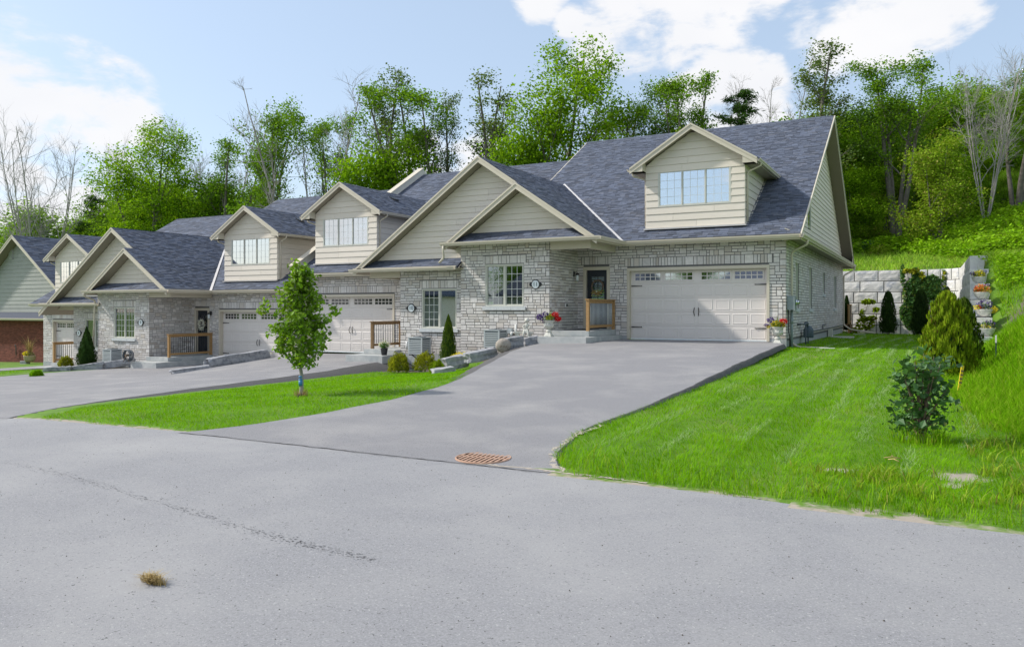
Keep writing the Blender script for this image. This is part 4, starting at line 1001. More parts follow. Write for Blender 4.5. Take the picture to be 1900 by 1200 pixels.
    if m < 0 and i == 2:      # raised party wall parapet between the second and third roofs
        t = MB(); a0, a1 = ra-.16, ra+.10
        prof = [(ye+.05, ze+.03), (ye+.05, ze+.40), (yr, zr+.36), (46.3, ze+.36), (46.3, ze-1.0), (yr, zr-1.0), (ye+.05, ze-.95)]
        t.slab([(a1, y, z) for y, z in prof], a1-a0, (-1, 0, 0)); t.build('parapet', 'parapet', root)
        t = MB(); t.slab([(a0-.05, ye-.02, ze+.39), (a1+.05, ye-.02, ze+.39), (a1+.05, yr, zr+.41), (a0-.05, yr, zr+.41)], .05); t.build('coping', 'trim', root)
        q_slab(root, 'flashing', [(a1, ye+.02, ze+.06), (a1+.06, ye+.02, ze+.06), (a1+.06, yr, zr+.06), (a1, yr, zr+.06)], .02, ['flashing']*3)
    if i in (1, 3): # wall strip where this roof stands above the lower neighbour
        drop = {1: .83, 3: .6}[i]
        t = MB(); t.slab([(ra+.02, ye+.6, ze+.2), (ra+.02, yr, zr-.1), (ra+.02, 46.2, ze-.1), (ra+.02, 46.2, ze-1.2), (ra+.02, yr, zr-1.3), (ra+.02, ye+.6, ze-.9)], .1, (1, 0, 0)); t.build('step_wall', 'siding', root)
        rake(root, (ra, ye, ze), (ra, yr, zr), (-1, 0, 0), h=.18)
    dormer(root, i, U)
def dormer(root, i, U):
    zf, dy, xd = U['zf'], U['dy'], U['xd']; ye = YE+dy; YW = 26.8+dy; hw = 1.73; ze = zf+EAVE
    yroof = lambda z: ye+(z-ze)/PITCH
    ztop = zf+6.20; zp = zf+7.435; ov = 2.20; sl = (zp-(zf+6.065))/ov; zeav = zp-sl*ov
    x0, x1 = xd-hw, xd+hw
    wz = (zf+4.67, zf+5.95); wx = (xd-1.28, xd+1.27)
    holes = [(wx[0]-x0, wx[1]-x0, wz[0], wz[1])]
    top = lambda z: max(0, hw-(zp-.16-z)/sl)
    V, F = siding(root, V3((x0, YW, 0)), V3((1, 0, 0)), V3((0, -1, 0)), zf+3.93, zp-.22, lambda z: top(z), lambda z: 2*hw-top(z), holes, expo=.245)
    raw('dormer_wall', V, F, 'siding', root)
    for sx, xx in ((-1, x0), (1, x1)):
        if sx < 0 and i != 1: continue
        V, F = siding(root, V3((xx, YW, 0)), V3((0, 1, 0)), V3((sx, 0, 0)), zf+3.95, zeav-.05, lambda z: max(0.02, 0), lambda z: max(.06, yroof(z)-YW), (), expo=.245)
        raw('dormer_wall', V, F, 'siding', root)
    window(root, V3((wx[0], YW-.03, wz[0])), (1, 0, 0), (0, -1, 0), wx[1]-wx[0], wz[1]-wz[0], 3, 3, 4, frame=.055, glassm='pane_dormer', inner='blind', sill=False, depth=.05, thin=.55)
    # roof of the dormer
    yf = YW-.4; yb = yroof(zp)
    for sx in (-1, 1):
        xe = xd+sx*ov; ybe = yroof(zeav)
        poly = [(xd, yf, zp), (xd, yb, zp), (xe, ybe, zeav), (xe, yf, zeav)]
        q_slab(root, 'dormer_roof', poly, .12, ['underlay', 'soffit', 'trim'])
        ln = math.hypot(ov, zp-zeav); vv = V3((-sx*ov/ln, 0, (zp-zeav)/ln))
        if sx > 0 or i == 1:
            shingles(i, (xe, yf, zeav), (0, 1, 0), vv, ln, lambda v: 0, lambda v: (ybe-yf)+(yb-ybe)*v/ln, None, .145, .14, .34)
        rake(root, (xe, yf, zeav+.0), (xd, yf, zp+.0), (0, -1, 0), h=.20)
        # eave: gutter, soffit, return
        t = MB(); t.box(xd+sx*hw, xe, yf, ybe+.1, zeav-.14, zeav-.115); t.build('soffit', 'soffit', root)
        t = MB(); t.box(xe-sx*.03, xe, yf, ybe, zeav-.15, zeav-.02); t.build('fascia', 'trim', root)
        gutter(root, [(xe, yf-.02, zeav-.02), (xe, ybe-.05, zeav-.02)], side=[(sx, 0, 0)], w=.11, h=.10)
        t = MB(); a, b = xd+sx*(hw-.0), xe
        t.slab([(a, yf-.005, zeav-.14), (b, yf-.005, zeav-.14), (b, yf-.005, zeav-.0), (a, yf-.005, zeav+sl*(ov-hw)-.02)], .38, (0, 1, 0)); t.build('eave_return', 'trim', root)
        yq = YW+.14
        xw = xd+sx*(hw+.06); zb = ze+PITCH*(yq-ye)
        downspout(root, [(xe+sx*.05, yq-.1, zeav-.10), (xe+sx*.04, yq-.1, zeav-.20), (xw, yq, zeav-.36), (xw, yq, zb+.12)], w=.06, dpt=.05)
    fl = MB(); fl.box(x0-.06, x1+.06, YW-.10, YW-.0, zf+3.885, zf+3.93); fl.slab([(x1+.03, YW, ze+PITCH*(YW-ye)+.03), (x1+.09, YW, ze+PITCH*(YW-ye)+.03), (x1+.09, yroof(zeav), zeav+.03), (x1+.03, yroof(zeav), zeav+.03)], .02)
    fl.slab([(x0-.09, YW, ze+PITCH*(YW-ye)+.03), (x0-.03, YW, ze+PITCH*(YW-ye)+.03), (x0-.03, yroof(zeav), zeav+.03), (x0-.09, yroof(zeav), zeav+.03)], .02)
    fl.build('flashing', 'flashing', root)
    if i in (2, 3):
        y = yf+2.9; x = xd+.75; z = zp-sl*.75; t = MB(); t.slab([(x-.14, y-.16, z+.14), (x+.16, y-.16, z+.02), (x+.16, y+.16, z+.02), (x-.14, y+.16, z+.14)], .10); t.build('roof_vent', 'black_iron', root)
def lampat(root, p, n):
    n = V3(n); s = V3((0, 0, 1)).cross(n)
    b = MB(); b.obox(p-s*.05+V3((0, 0, -.02)), s*.1, n*.02, V3((0, 0, .20)))
    b.tube([p+n*.02+V3((0, 0, .12)), p+n*.10+V3((0, 0, .17)), p+n*.14+V3((0, 0, .10))], .012, 6)
    c = p+n*.14
    b.lathe([(.085, .04), (.06, .09), (.015, .12)], c.x, c.y, 10)
    for v in range(len(b.V)-30-0, len(b.V)): b.V[v] = (b.V[v][0], b.V[v][1], b.V[v][2]+c.z)
    k = len(b.V); b.lathe([(.05, -.20), (.055, -.185), (.02, -.18)], c.x, c.y, 10)
    for v in range(k, len(b.V)): b.V[v] = (b.V[v][0], b.V[v][1], b.V[v][2]+c.z)
    o = b.build('wall_lamp', 'black_iron', root)
    g_ = MB(); g_.lathe([(.045, c.z-.18), (.055, c.z+.03), (.02, c.z+.04)], c.x, c.y, 10); g_.build('lamp_glass', 'plaque_white', o)
def plaque(p, num, i):
    L = {'11': 'oval plaque reading 11 right of the rightmost front room window',
         '10': 'oval house number plaque reading 10 left of the second house window above the air conditioner',
         '9': 'oval house number plaque reading 9 on the third house beside its curtained window', '8': 'oval house number plaque reading 8 on the leftmost stone house by the dark cone shrub'}[num]
    r = thing('house_number_plaque', L, 'house number', p, 'house number plaques')
    def oval(w, h, y, n=28): return [(w*math.cos(2*PI*k/n), y, h*math.sin(2*PI*k/n)) for k in range(n)]
    b = MB(); b.slab(oval(.165, .165, -.0), .02, (0, 1, 0))
    for s in (-1, 1): b.slab([(s*.12, -.002, .075), (s*.20, -.002, .07), (s*.25, -.002, 0), (s*.20, -.002, -.07), (s*.12, -.002, -.075)], .018, (0, 1, 0))
    b.build('backplate', 'black_iron', r)
    b = MB(); b.slab(oval(.135, .14, -.012), .01, (0, 1, 0)); b.build('face', 'plaque_white', r)
    cu = bpy.data.curves.new('number', 'FONT'); cu.body = num; cu.size = .20; cu.align_x = 'CENTER'; cu.align_y = 'CENTER'; cu.extrude = .002
    cu.materials.append(MATS['plaque_ink']); tmp = bpy.data.objects.new('number_curve', cu); COL.objects.link(tmp); bpy.context.view_layer.update()
    me = bpy.data.meshes.new_from_object(tmp.evaluated_get(bpy.context.evaluated_depsgraph_get())); bpy.data.objects.remove(tmp)
    o = bpy.data.objects.new('number', me); link(o, r, False); o.location = (0, -.016, 0); o.rotation_euler = (R(90), 0, 0)

# front gables that cover the projecting rooms, one pair of roofs for each pair of houses
GP = {}
for pr, (r_, l_) in enumerate(((1, 2), (3, 4))):
    ox = -20.86*pr; oz = -1.5*pr; ya = 23.95+.25*pr
    d = dict(PA=-14.18+ox, ZA=7.05+oz, PB=-12.53+ox, XR=-9.54+ox, XL=-19.84+ox-(.25 if pr else 0), XB=-15.47+ox, ya=ya, yb=23.70, wa=24.45+.25*pr, wb=24.24)
    d['ZB'] = d['ZA']-.67*1.65; d['zR'] = d['ZA']-.67*4.64; d['zL'] = d['ZA']-.70*(d['PA']-d['XL']); d['zB'] = d['ZB']-.69*2.94
    GP[r_] = d; GP[l_] = d
def gables(r_, l_):
    G = GP[r_]; RR, LL = ROOT[r_], ROOT[l_]; ur, ul = UN[r_], UN[l_]
    PA, ZA, PB, ZB, XR, XL, XB, ya, yb, wa, wb = (G[k] for k in ('PA', 'ZA', 'PB', 'ZB', 'XR', 'XL', 'XB', 'ya', 'yb', 'wa', 'wb')); zR, zL, zB = G['zR'], G['zL'], G['zB']
    yv = lambda z, u: YE+u['dy']+(z-(u['zf']+EAVE))/PITCH
    # right slope
    q_slab(RR, 'gable_roof', [(PA, ya, ZA), (PA, yv(ZA, ur), ZA), (XR, max(yb+.3, yv(zR, ur)), zR), (XR, yb, zR), (PB, yb, ZB), (PB, ya, ZB)], .13, ['underlay', 'soffit', 'trim'])
    ln = math.hypot(XR-PA, ZA-zR); vv = V3((-(XR-PA)/ln, 0, (ZA-zR)/ln)); vB = ln*(XR-PB)/(XR-PA)
    shingles(r_, (XR+.02, 0, zR), (0, 1, 0), vv, ln, lambda v: (yb if v < vB else ya)+0, lambda v: yv(zR+(ZA-zR)*v/ln, ur)+.04, None, .145, .14, .36)
    # valley flashing
    a = V3((XR-.02, yv(zR, ur)-.02, zR+.035)); b_ = V3((PA, yv(ZA, ur), ZA+.04)); w = V3((.085, 0, 0)) if r_ == 1 else V3((.17, 0, 0))
    q_slab(RR, 'valley_flashing', [a-w, a+w*1.1+V3((0, 0, .02)), b_+w*.5+V3((0, 0, .03)), b_-w*.5], .012, ['flashing']*3)
    # left slope of the big gable (belongs to the left house)
    q_slab(LL, 'gable_roof', [(PA, ya, ZA), (PA, yv(ZA, ul), ZA), (XL, max(ya+.3, yv(zL, ul)), zL), (XL, ya, zL)], .13, ['underlay', 'soffit', 'trim'])
    ln2 = math.hypot(PA-XL, ZA-zL); vv = V3(((PA-XL)/ln2, 0, (ZA-zL)/ln2))
    shingles(l_, (XL, 0, zL), (0, 1, 0), vv, ln2, lambda v: ya, lambda v: yv(zL+(ZA-zL)*v/ln2, ul), None, .2, .4, .6)
    # small gable left slope
    q_slab(RR, 'gable_roof', [(PB, yb, ZB), (PB, wa, ZB), (XB, wa, zB), (XB, yb, zB)], .13, ['shingle', 'soffit', 'trim'])
    rake(RR, (XR, yb, zR), (PB, yb, ZB), (0, -1, 0), h=.21); rake(RR, (XB, yb, zB), (PB, yb, ZB), (0, -1, 0), h=.21)
    rake(LL, (XL, ya, zL), (PA, ya, ZA), (0, -1, 0), h=.21); rake(LL, (PB-.02, ya, ZB+.01), (PA, ya, ZA), (0, -1, 0), h=.21)
    # gable walls
    O = V3((PA-7, wa, 0)); z0 = ul['zf']+EAVE+.30
    V, F = siding(LL, O, V3((1, 0, 0)), V3((0, -1, 0)), z0, ZA-.2, lambda z: 7-(ZA-.17-z)/.70, lambda z: min(7+(ZA-.17-z)/.67, 7+PB-PA-.05), (), expo=.205)
    raw('gable_wall', V, F, 'siding', LL)
    O = V3((PB-4, wb, 0)); z1 = ur['zf']+EAVE+.32
    V, F = siding(RR, O, V3((1, 0, 0)), V3((0, -1, 0)), z1, ZB-.2, lambda z: 4-(ZB-.17-z)/.69, lambda z: 4+(ZB-.17-z)/.67, (), expo=.205)
    raw('gable_wall', V, F, 'siding', RR)
    # skirt roofs below the siding
    zz = ul['zf']+EAVE-.07; q_slab(LL, 'skirt_roof', [(XL+.12, ya, zz), (XB+.45, ya, zz), (XB+.45, wa, zz+.36), (XL+.45, wa, zz+.36)], .04, ['underlay', 'soffit', 'trim'])
    shingles(l_, (XL+.15, ya-.03, zz+.0), (1, 0, 0), V3((0, .5/.616, .36/.616)), .616, lambda v: v*.6, lambda v: XB+.4-XL-.15, None, .145, .14, .36)
    zz = ur['zf']+EAVE-.05; q_slab(RR, 'skirt_roof', [(XB+.12, yb, zz), (XR-.12, yb, zz), (XR-.5, wb, zz+.38), (XB+.5, wb, zz+.38)], .04, ['underlay', 'soffit', 'trim'])
    shingles(r_, (XB+.15, yb-.03, zz+.0), (1, 0, 0), V3((0, .54/.66, .38/.66)), .66, lambda v: v*.6, lambda v: XR-XB-.3-v*.6, None, .145, .14, .36)
    # soffits, fascias, gutters, beams
    zs = ur['zf']+3.385; bxr = {1: -11.5, 3: -32.36}[r_]
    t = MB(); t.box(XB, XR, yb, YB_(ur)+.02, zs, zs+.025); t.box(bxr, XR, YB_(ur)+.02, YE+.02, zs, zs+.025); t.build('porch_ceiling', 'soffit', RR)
    t = MB(); t.box(XB, XR+.03, yb-.03, yb, zs-.05, zs+.09); t.box(XR, XR+.03, yb, YE+.0, zs-.05, zs+.09); t.build('fascia', 'trim', RR)
    ze = ur['zf']+EAVE-.02
    gutter(RR, [(XB-.1, yb-.03, ze), (XR+.155, yb-.03, ze)], side=[(0, -1, 0)]); gutter(RR, [(XR+.03, yb-.03, ze), (XR+.03, YE-.02, ze)], side=[(1, 0, 0)])
    t = MB(); t.box(bxr+.03, XR-.44, YB_(ur), YB_(ur)+.16, zs-.27, zs); t.box(XR-.60, XR-.44, YB_(ur)+.16, 26.6, zs-.27, zs); t.build('porch_beam', 'trim', RR)
    zs = ul['zf']+3.385; bxl = {2: -17.95, 4: -39.2}[l_]; yf = 26.68+ul['dy']
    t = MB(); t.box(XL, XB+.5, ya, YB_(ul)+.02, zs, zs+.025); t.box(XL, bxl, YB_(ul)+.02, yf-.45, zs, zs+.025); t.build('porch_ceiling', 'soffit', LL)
    t = MB(); t.box(XL-.03, XB+.36, ya-.03, ya, zs-.05, zs+.09); t.box(XL-.03, XL, ya, yf-.48, zs-.05, zs+.09); t.build('fascia', 'trim', LL)
    ze = ul['zf']+EAVE-.04
    gutter(LL, [(XL-.155, ya-.03, ze), (XB+.33, ya-.03, ze)], side=[(0, -1, 0)]); gutter(LL, [(XL-.03, ya-.03, ze), (XL-.03, yf-.48, ze)], side=[(-1, 0, 0)])
    t = MB(); t.box(XL+.40, bxl-.03, YB_(ul), YB_(ul)+.16, zs-.27, zs); t.box(XL+.40, XL+.56, YB_(ul)+.16, yf-.1, zs-.27, zs); t.build('porch_beam', 'trim', LL)
    # downspout from the small gable gutter
    zt = ur['zf']+EAVE-.13; x = XB+.02
    if r_ == 1: downspout(RR, [(x, yb-.09, zt), (x, yb-.09, zt-.22), (x-.02, yb+.0, zt-.42), (x-.22, yb-.02, zt-.60)])
    else: downspout(RR, [(x, yb-.09, zt), (x, yb-.09, zt-.15), (x+.05, wb-.08, zt-.35), (x-.05-.1, wb-.08, ur['zf']-.15)])
def YB_(u): return u['yb']
for i in (1, 2, 3, 4): build_unit(i)
gables(1, 2); gables(3, 4)
for i in (1, 2, 3, 4):
    rf = [o for o in ROOT[i].children if o.name.startswith('roof') and not o.name.startswith('roof_')][0]
    pieces('shingle', SHV, SHF, SHP[i], 'shingle', rf, UN[i]['ks'])
# end pieces: downspout between houses 2 and 3
downspout(ROOT[2], [(-25.05, 26.1, 3.02), (-25.05, 26.1, 2.85), (-25.1, 26.55, 2.6), (-25.1, 26.6, -.2)])

# ------------------------------------------------------------------ red brick house at the far left
def far_house():
    root = thing('house', 'red brick house with grey-green siding gable at the left edge', 'house', (-53, 30.5, -1.95), world=True)
    x0, x1, Y = -57.6, -48.4, 30.2; xp = -53.1; zp = 6.45; ze = 3.1; z0 = -2.1
    O = V3((x0, Y, 0)); wall = wall_back(root, O, (1, 0, 0), (0, -1, 0), x1-x0, z0-1, .95, [], 'dark_mortar')
    P = []
    r = 0; z = z0
    while z < .9:
        x = -56.5 - (r % 2)*.12
        while x < x1: P.append((V3((x+.006, Y+.01, z+.005)), V3((.228, 0, 0)), V3((0, 0, .066)), V3((0, -.018-random.random()*.006, 0)))); x += .24
        z += .077; r += 1
    pieces('brick', BOXV, BOXF[[0, 1, 2, 3, 4]], P, 'red_brick', wall, 200)
    b = MB(); b.box(x0, x1-.05, Y+.2, Y+12, z0-1, 3.0); b.build('side_wall', 'siding_grey', root)
    sl = (zp-ze)/(-48.5-xp)
    V, F = siding(root, V3((x0, Y+.02, 0)), V3((1, 0, 0)), V3((0, -1, 0)), 1.38, zp-.2, lambda z: max(0, 4.5-(zp-.2-z)/sl), lambda z: min(x1-x0-.1, 4.5+(zp-.2-z)/sl), (), expo=.26, m='siding_grey')
    raw('gable_wall', V, F, 'siding_grey', root)
    q_slab(root, 'skirt_roof', [(x0, Y-.55, 1.0), (x1, Y-.55, 1.0), (x1, Y, 1.38), (x0, Y, 1.38)], .05, ['shingle', 'soffit', 'trim'])
    gutter(root, [(x0, Y-.56, .98), (x1, Y-.56, .98)], side=[(0, -1, 0)])
    b = MB(); b.box(x0, x1, Y-.55, Y, .84, .88); b.build('soffit', 'soffit', root)
    for sx in (-1, 1):
        xe = xp+sx*4.75; zz = zp-sl*4.75
        q_slab(root, 'roof', [(xp, Y-.6, zp), (xp, Y+12, zp), (xe, Y+12, zz), (xe, Y-.6, zz)], .14, ['shingle', 'soffit_dark', 'trim'])
        rake(root, (xe, Y-.6, zz), (xp, Y-.6, zp), (0, -1, 0), h=.22)
    ln = math.hypot(4.75, sl*4.75); SHP['far'] = []
    shingles('far', (xp+4.75, Y-.6, zp-sl*4.75), (0, 1, 0), V3((-4.75/ln, 0, sl*4.75/ln)), ln, lambda v: 0, lambda v: 12, None, .2, .3, .6)
    shingles('far', (xp-4.75, Y-.6, zp-sl*4.75), (0, 1, 0), V3((4.75/ln, 0, sl*4.75/ln)), ln, lambda v: 0, lambda v: 12, None, .2, .3, .6)
    rf = [o for o in root.children if o.name.startswith('roof')][0]; pieces('shingle', SHV, SHF, SHP['far'], 'shingle', rf, 0)
    p = at_y(19, Y-.06, 471); b = MB(); b.box(p.x-.22, p.x+.22, Y-.05, Y-.0, p.z-.38, p.z+.38)
    for k in range(7): b.box(p.x-.18, p.x+.18, Y-.065, Y-.05, p.z-.33+k*.1, p.z-.28+k*.1)
    b.build('gable_vent', 'siding_grey', root)
    b = MB(); q = at_y(30, Y-.1, 645); b.tube([(q.x, Y-.1, q.z-.5), (q.x, Y-.12, q.z+.1), (q.x+.05, Y-.2, q.z+.2)], .03, 6); b.build('hose_bib', 'ac_dark', root)
far_house()

# ------------------------------------------------------------------ retaining wall of split face blocks
def retaining_wall():
    root = thing('retaining_wall', 'tall retaining wall of pale split-faced blocks, stepping down toward the lawn', 'wall', (0, 48, .2), world=True)
    proto = []
    for k in range(4):
        nx, nz = 6, 4; V = []; 
        for j in range(nz+1):
            for i in range(nx+1):
                e = (i in (0, nx)) or (j in (0, nz)); V.append((i/nx, 1.0+(0 if e else random.uniform(.02, .055)), j/nz))
        V += [(0, 0, 0), (1, 0, 0), (1, 0, 1), (0, 0, 1)]
        f = lambda i, j: j*(nx+1)+i
        F = [(f(i, j), f(i, j+1), f(i+1, j+1), f(i+1, j)) for j in range(nz) for i in range(nx)]
        n_ = (nx+1)*(nz+1)
        F += [(n_, n_+1, n_+2, n_+3), (n_, n_+3, f(0, nz), f(0, 0)), (n_+1, f(nx, 0), f(nx, nz), n_+2), (n_+3, n_+2, f(nx, nz), f(0, nz)), (n_, f(0, 0), f(nx, 0), n_+1)]
        me = bpy.data.meshes.new('block'); me.from_pydata(V, [], F); me.materials.append(MATS['wall_block'])
        bm = bmesh.new(); bm.from_mesh(me); bmesh.ops.recalc_face_normals(bm, faces=bm.faces); bm.to_mesh(me); bm.free(); proto.append(me)
    ends = [36.6, 35.0, 33.4, 31.8, 30.2, 28.9, 28.9]
    for c in range(7):
        zt = 3.79-.61*c; off = .06*c                       # lower courses stand further out toward the lawn
        r = 1.5-off; cx, cy = -.05, 46.5
        L1 = 9.2; arc = r*PI/2; L3 = 46.5-ends[c]; tot = L1+arc+L3
        def P(s):
            if s < L1: return V3((cx-L1+s, cy+r, 0)), V3((1, 0, 0))
            if s < L1+arc: t = (s-L1)/r; return V3((cx+r*math.sin(t), cy+r*math.cos(t), 0)), V3((math.cos(t), -math.sin(t), 0))
            return V3((cx+r, cy-(s-L1-arc), 0)), V3((0, -1, 0))
        s = tot; first = True; 
        bl = 1.22
        while s > .05:
            b = bl*(.5 if (first and c % 2) else 1); first = False
            if L1-.2 < s-b/2 < L1+arc+.2: b = .62
            s0 = max(0, s-b); p, d = P(s0); q, d2 = P(s); dd = (q-p); ln = dd.length; dd.normalize(); nn = V3((dd.y, -dd.x, 0))  # toward the lawn
            o = bpy.data.objects.new('block', random.choice(proto)); link(o, root)
            ex = dd*(ln-.045); ey = nn*.62; ez = V3((0, 0, .570)); O_ = p+dd*.02-nn*.66+V3((0, 0, zt-.61))
            M = Matrix(((ex.x, ey.x, 0, O_.x), (ex.y, ey.y, 0, O_.y), (0, 0, ez.z, O_.z), (0, 0, 0, 1)))
            o.matrix_basis = M
            s = s0
retaining_wall()

# ------------------------------------------------------------------ trees
def tube_np(segs, m=None):
    """segs: list of (points, radii, sides) -> V, F"""
    V = []; F = []
    for pts, rad, n in segs:
        base = len(V); k = len(pts); prev = None
        for i in range(k):
            d = (pts[min(i+1, k-1)]-pts[max(i-1, 0)]); d.normalize()
            a = prev if prev is not None else (V3((1, 0, 0)) if abs(d.x) < .8 else V3((0, 1, 0)))
            x = a-d*a.dot(d); x.normalize(); prev = x; y = d.cross(x)
            for j in range(n):
                t = 2*PI*j/n; V.append(pts[i]+x*(math.cos(t)*rad[i])+y*(math.sin(t)*rad[i]))
        F += [(base+i*n+j, base+i*n+(j+1) % n, base+(i+1)*n+(j+1) % n, base+(i+1)*n+j) for i in range(k-1) for j in range(n)]
    return V, F
def skeleton(rs, H, crown0, spread, nlimb, up=.6, twigs=5, sub=3, forks=1, r0=.02, droop=0, tw=1.0):
    """returns segs, list of twig points (pos, weight). Everything for a tree of height H"""
    rd = random.Random(rs); segs = []; tips = []
    def wander(p, d, L, n, w, grav=0):
        pts = [p.copy()]; q = p.copy(); dd = d.copy()
        for i in range(n):
            dd = (dd+V3((rd.gauss(0, w), rd.gauss(0, w), rd.gauss(0, w*.5)+grav))).normalized(); q = q+dd*(L/n); pts.append(q.copy())
        return pts, dd
    stems = []
    for f in range(forks):
        a = rd.random()*6.28; lean = (.0 if forks == 1 else (.10+.08*rd.random() if twigs < 8 else .14+.20*rd.random()))
        d = V3((math.cos(a)*lean, math.sin(a)*lean, 1)).normalized(); st = V3((math.cos(a)*.12*(forks > 1), math.sin(a)*.12*(forks > 1), 0))
        L = H*(1 if f == 0 else rd.uniform(.75, .98)); pts, _ = wander(st, d, L, 10, .035); R0 = H*r0*(1 if f == 0 else .8)
        segs.append((pts, [R0*(1-.93*i/10)+.004*H*.3 for i in range(11)], 7)); stems.append((pts, R0, L))
    for pts, R0, L in stems:
        for k in range(nlimb//forks):
            t = crown0+(1-crown0)*((k+rd.random())/(nlimb//forks))*.97; f = t*10; i = min(int(f), 9); p = pts[i].lerp(pts[i+1], f-i)
            a = k*2.4+rd.uniform(-.6, .6); ln = H*spread*(math.sin(PI*min(1, ((t-crown0)/(1-crown0))*.80+.20))**.7)*rd.uniform(.6, 1.15)
            u_ = up*(.6+.8*t); d = V3((math.cos(a), math.sin(a), u_)).normalized()
            lp, ld = wander(p, d, ln, 5, .13, .05-droop); rr = max(.006*H*.25, R0*(1-t)*.55+.001*H)
            segs.append((lp, [rr*(1-.85*j/5) for j in range(6)], 5))
            for q in range(twigs):
                tt = .25+.75*(q+rd.random())/twigs; f2 = tt*5; i2 = min(int(f2), 4); p2 = lp[i2].lerp(lp[i2+1], f2-i2)
                d2 = (ld+V3((rd.gauss(0, .75), rd.gauss(0, .75), rd.gauss(.1, .45)))).normalized(); l2 = ln*rd.uniform(.25, .5)+H*.02
                tp, td = wander(p2, d2, l2, 3, .15, .04-droop); segs.append((tp, [rr*.38*tw, rr*.28*tw, rr*.2*tw, rr*.1*tw], 4)); tips += [(tp[1], .5), (tp[2], .8), (tp[3], 1)]
                for z in range(sub):
                    f3 = .3+.7*rd.random(); p3 = tp[1].lerp(tp[3], f3); d3 = (td+V3((rd.gauss(0, .6), rd.gauss(0, .6), rd.gauss(.15, .35)))).normalized()
                    sp, _ = wander(p3, d3, l2*rd.uniform(.35, .8), 2, .12); segs.append((sp, [rr*.16*tw, rr*.12*tw, rr*.05*tw], 3)); tips += [(sp[1], .7), (sp[2], 1)]
    return segs, tips
PROTO = {}
def tree_proto(key, seed, H, leafmat, nleaf, lsize, crown0=.3, spread=.26, nlimb=16, up=.6, twigs=5, sub=2, forks=1, bark='bark', clump=.05, gap=.25, r0=.016, droop=0, thick=1):
    segs, tips = skeleton(seed, H, crown0, spread, nlimb, up, twigs, sub, forks, r0, droop, 1.0 if nleaf else 1.5)
    if thick != 1: segs = [(p, [q*thick for q in r], n) for p, r, n in segs]
    V, F = tube_np(segs)
    me = bpy.data.meshes.new('trunk'); me.from_pydata([tuple(v) for v in V], [], F); me.materials.append(MATS[bark]); me.polygons.foreach_set('use_smooth', [True]*len(F))
    lm = None
    if nleaf:
        rg = np.random.default_rng(seed); T = np.array([list(p) for p, w in tips]); keep = rg.random(len(T)) > gap; T = T[keep]
        n = nleaf; idx = rg.integers(0, len(T), n); P = T[idx]+rg.normal(0, H*clump, (n, 3))*np.array([1, 1, .65])
        o = leaves('crown', P, lsize, leafmat, .3, aspect=.8); lm = o.data; bpy.data.objects.remove(o)
    PROTO[key] = (me, lm, H); return PROTO[key]
def plant_tree(key, name, label, x, y, H, rz=None, group=None, z=None, wide=1.0, cat='tree'):
    me, lm, H0 = PROTO[key]; s = H/H0; z = ground_z(x, y)-.1 if z is None else z
    r = thing(name, label, cat, (x, y, z), group, random.random()*6.28 if rz is None else rz); r.scale = (s*wide, s*wide, s)
    o = bpy.data.objects.new('trunk', me); link(o, r, False)
    if lm: o = bpy.data.objects.new('crown', lm); link(o, r, False)
    return r
tree_proto('maple', 11, 14, 'leaf_bright', 18000, .165, .34, .27, 20, .85, 6, 2, clump=.032, gap=.45, forks=3)
tree_proto('maple2', 12, 14, 'leaf_green', 14000, .16, .30, .23, 20, .9, 6, 3, clump=.028, gap=.5, forks=2)
tree_proto('slim', 13, 15, 'leaf_grey', 8500, .145, .36, .15, 18, 1.3, 6, 3, clump=.020, gap=.5, forks=2)
tree_proto('slim2', 14, 15, 'leaf_green', 10000, .145, .32, .16, 18, 1.2, 6, 3, clump=.021, gap=.5, forks=3)
tree_proto('airy', 15, 15, 'leaf_green', 14000, .15, .40, .27, 18, 1.2, 6, 3, clump=.022, gap=.5, forks=4)
tree_proto('poplar', 16, 14, 'leaf_grey', 8000, .135, .24, .16, 20, 1.6, 6, 3, clump=.022, gap=.4, forks=4)
tree_proto('bush', 17, 8, 'leaf_bright', 20000, .16, .08, .36, 22, .6, 5, 2, clump=.065, gap=.2, forks=4)
tree_proto('bushd', 18, 9, 'leaf_dark', 18000, .17, .08, .34, 22, .6, 5, 2, clump=.065, gap=.2, forks=3)
tree_proto('bushy', 19, 7, 'leaf_yellow', 16000, .145, .08, .34, 22, .6, 5, 2, clump=.060, gap=.25, forks=4)
tree_proto('bushg', 20, 9, 'leaf_green', 20000, .16, .08, .34, 22, .7, 5, 2, clump=.060, gap=.25, forks=3)
tree_proto('bare', 21, 15, None, 0, .2, .25, .30, 35, 1.7, 8, 6, forks=7, bark='pale_bark', r0=.0058, thick=1.1)
tree_proto('bare2', 22, 15, None, 0, .2, .30, .20, 30, 2.4, 8, 6, forks=5, bark='pale_bark', r0=.0058, thick=1.1)
tree_proto('sparse', 23, 12, 'leaf_yellow', 4500, .14, .2, .26, 20, 1.0, 7, 4, forks=4, clump=.03, gap=.2, thick=1.2)
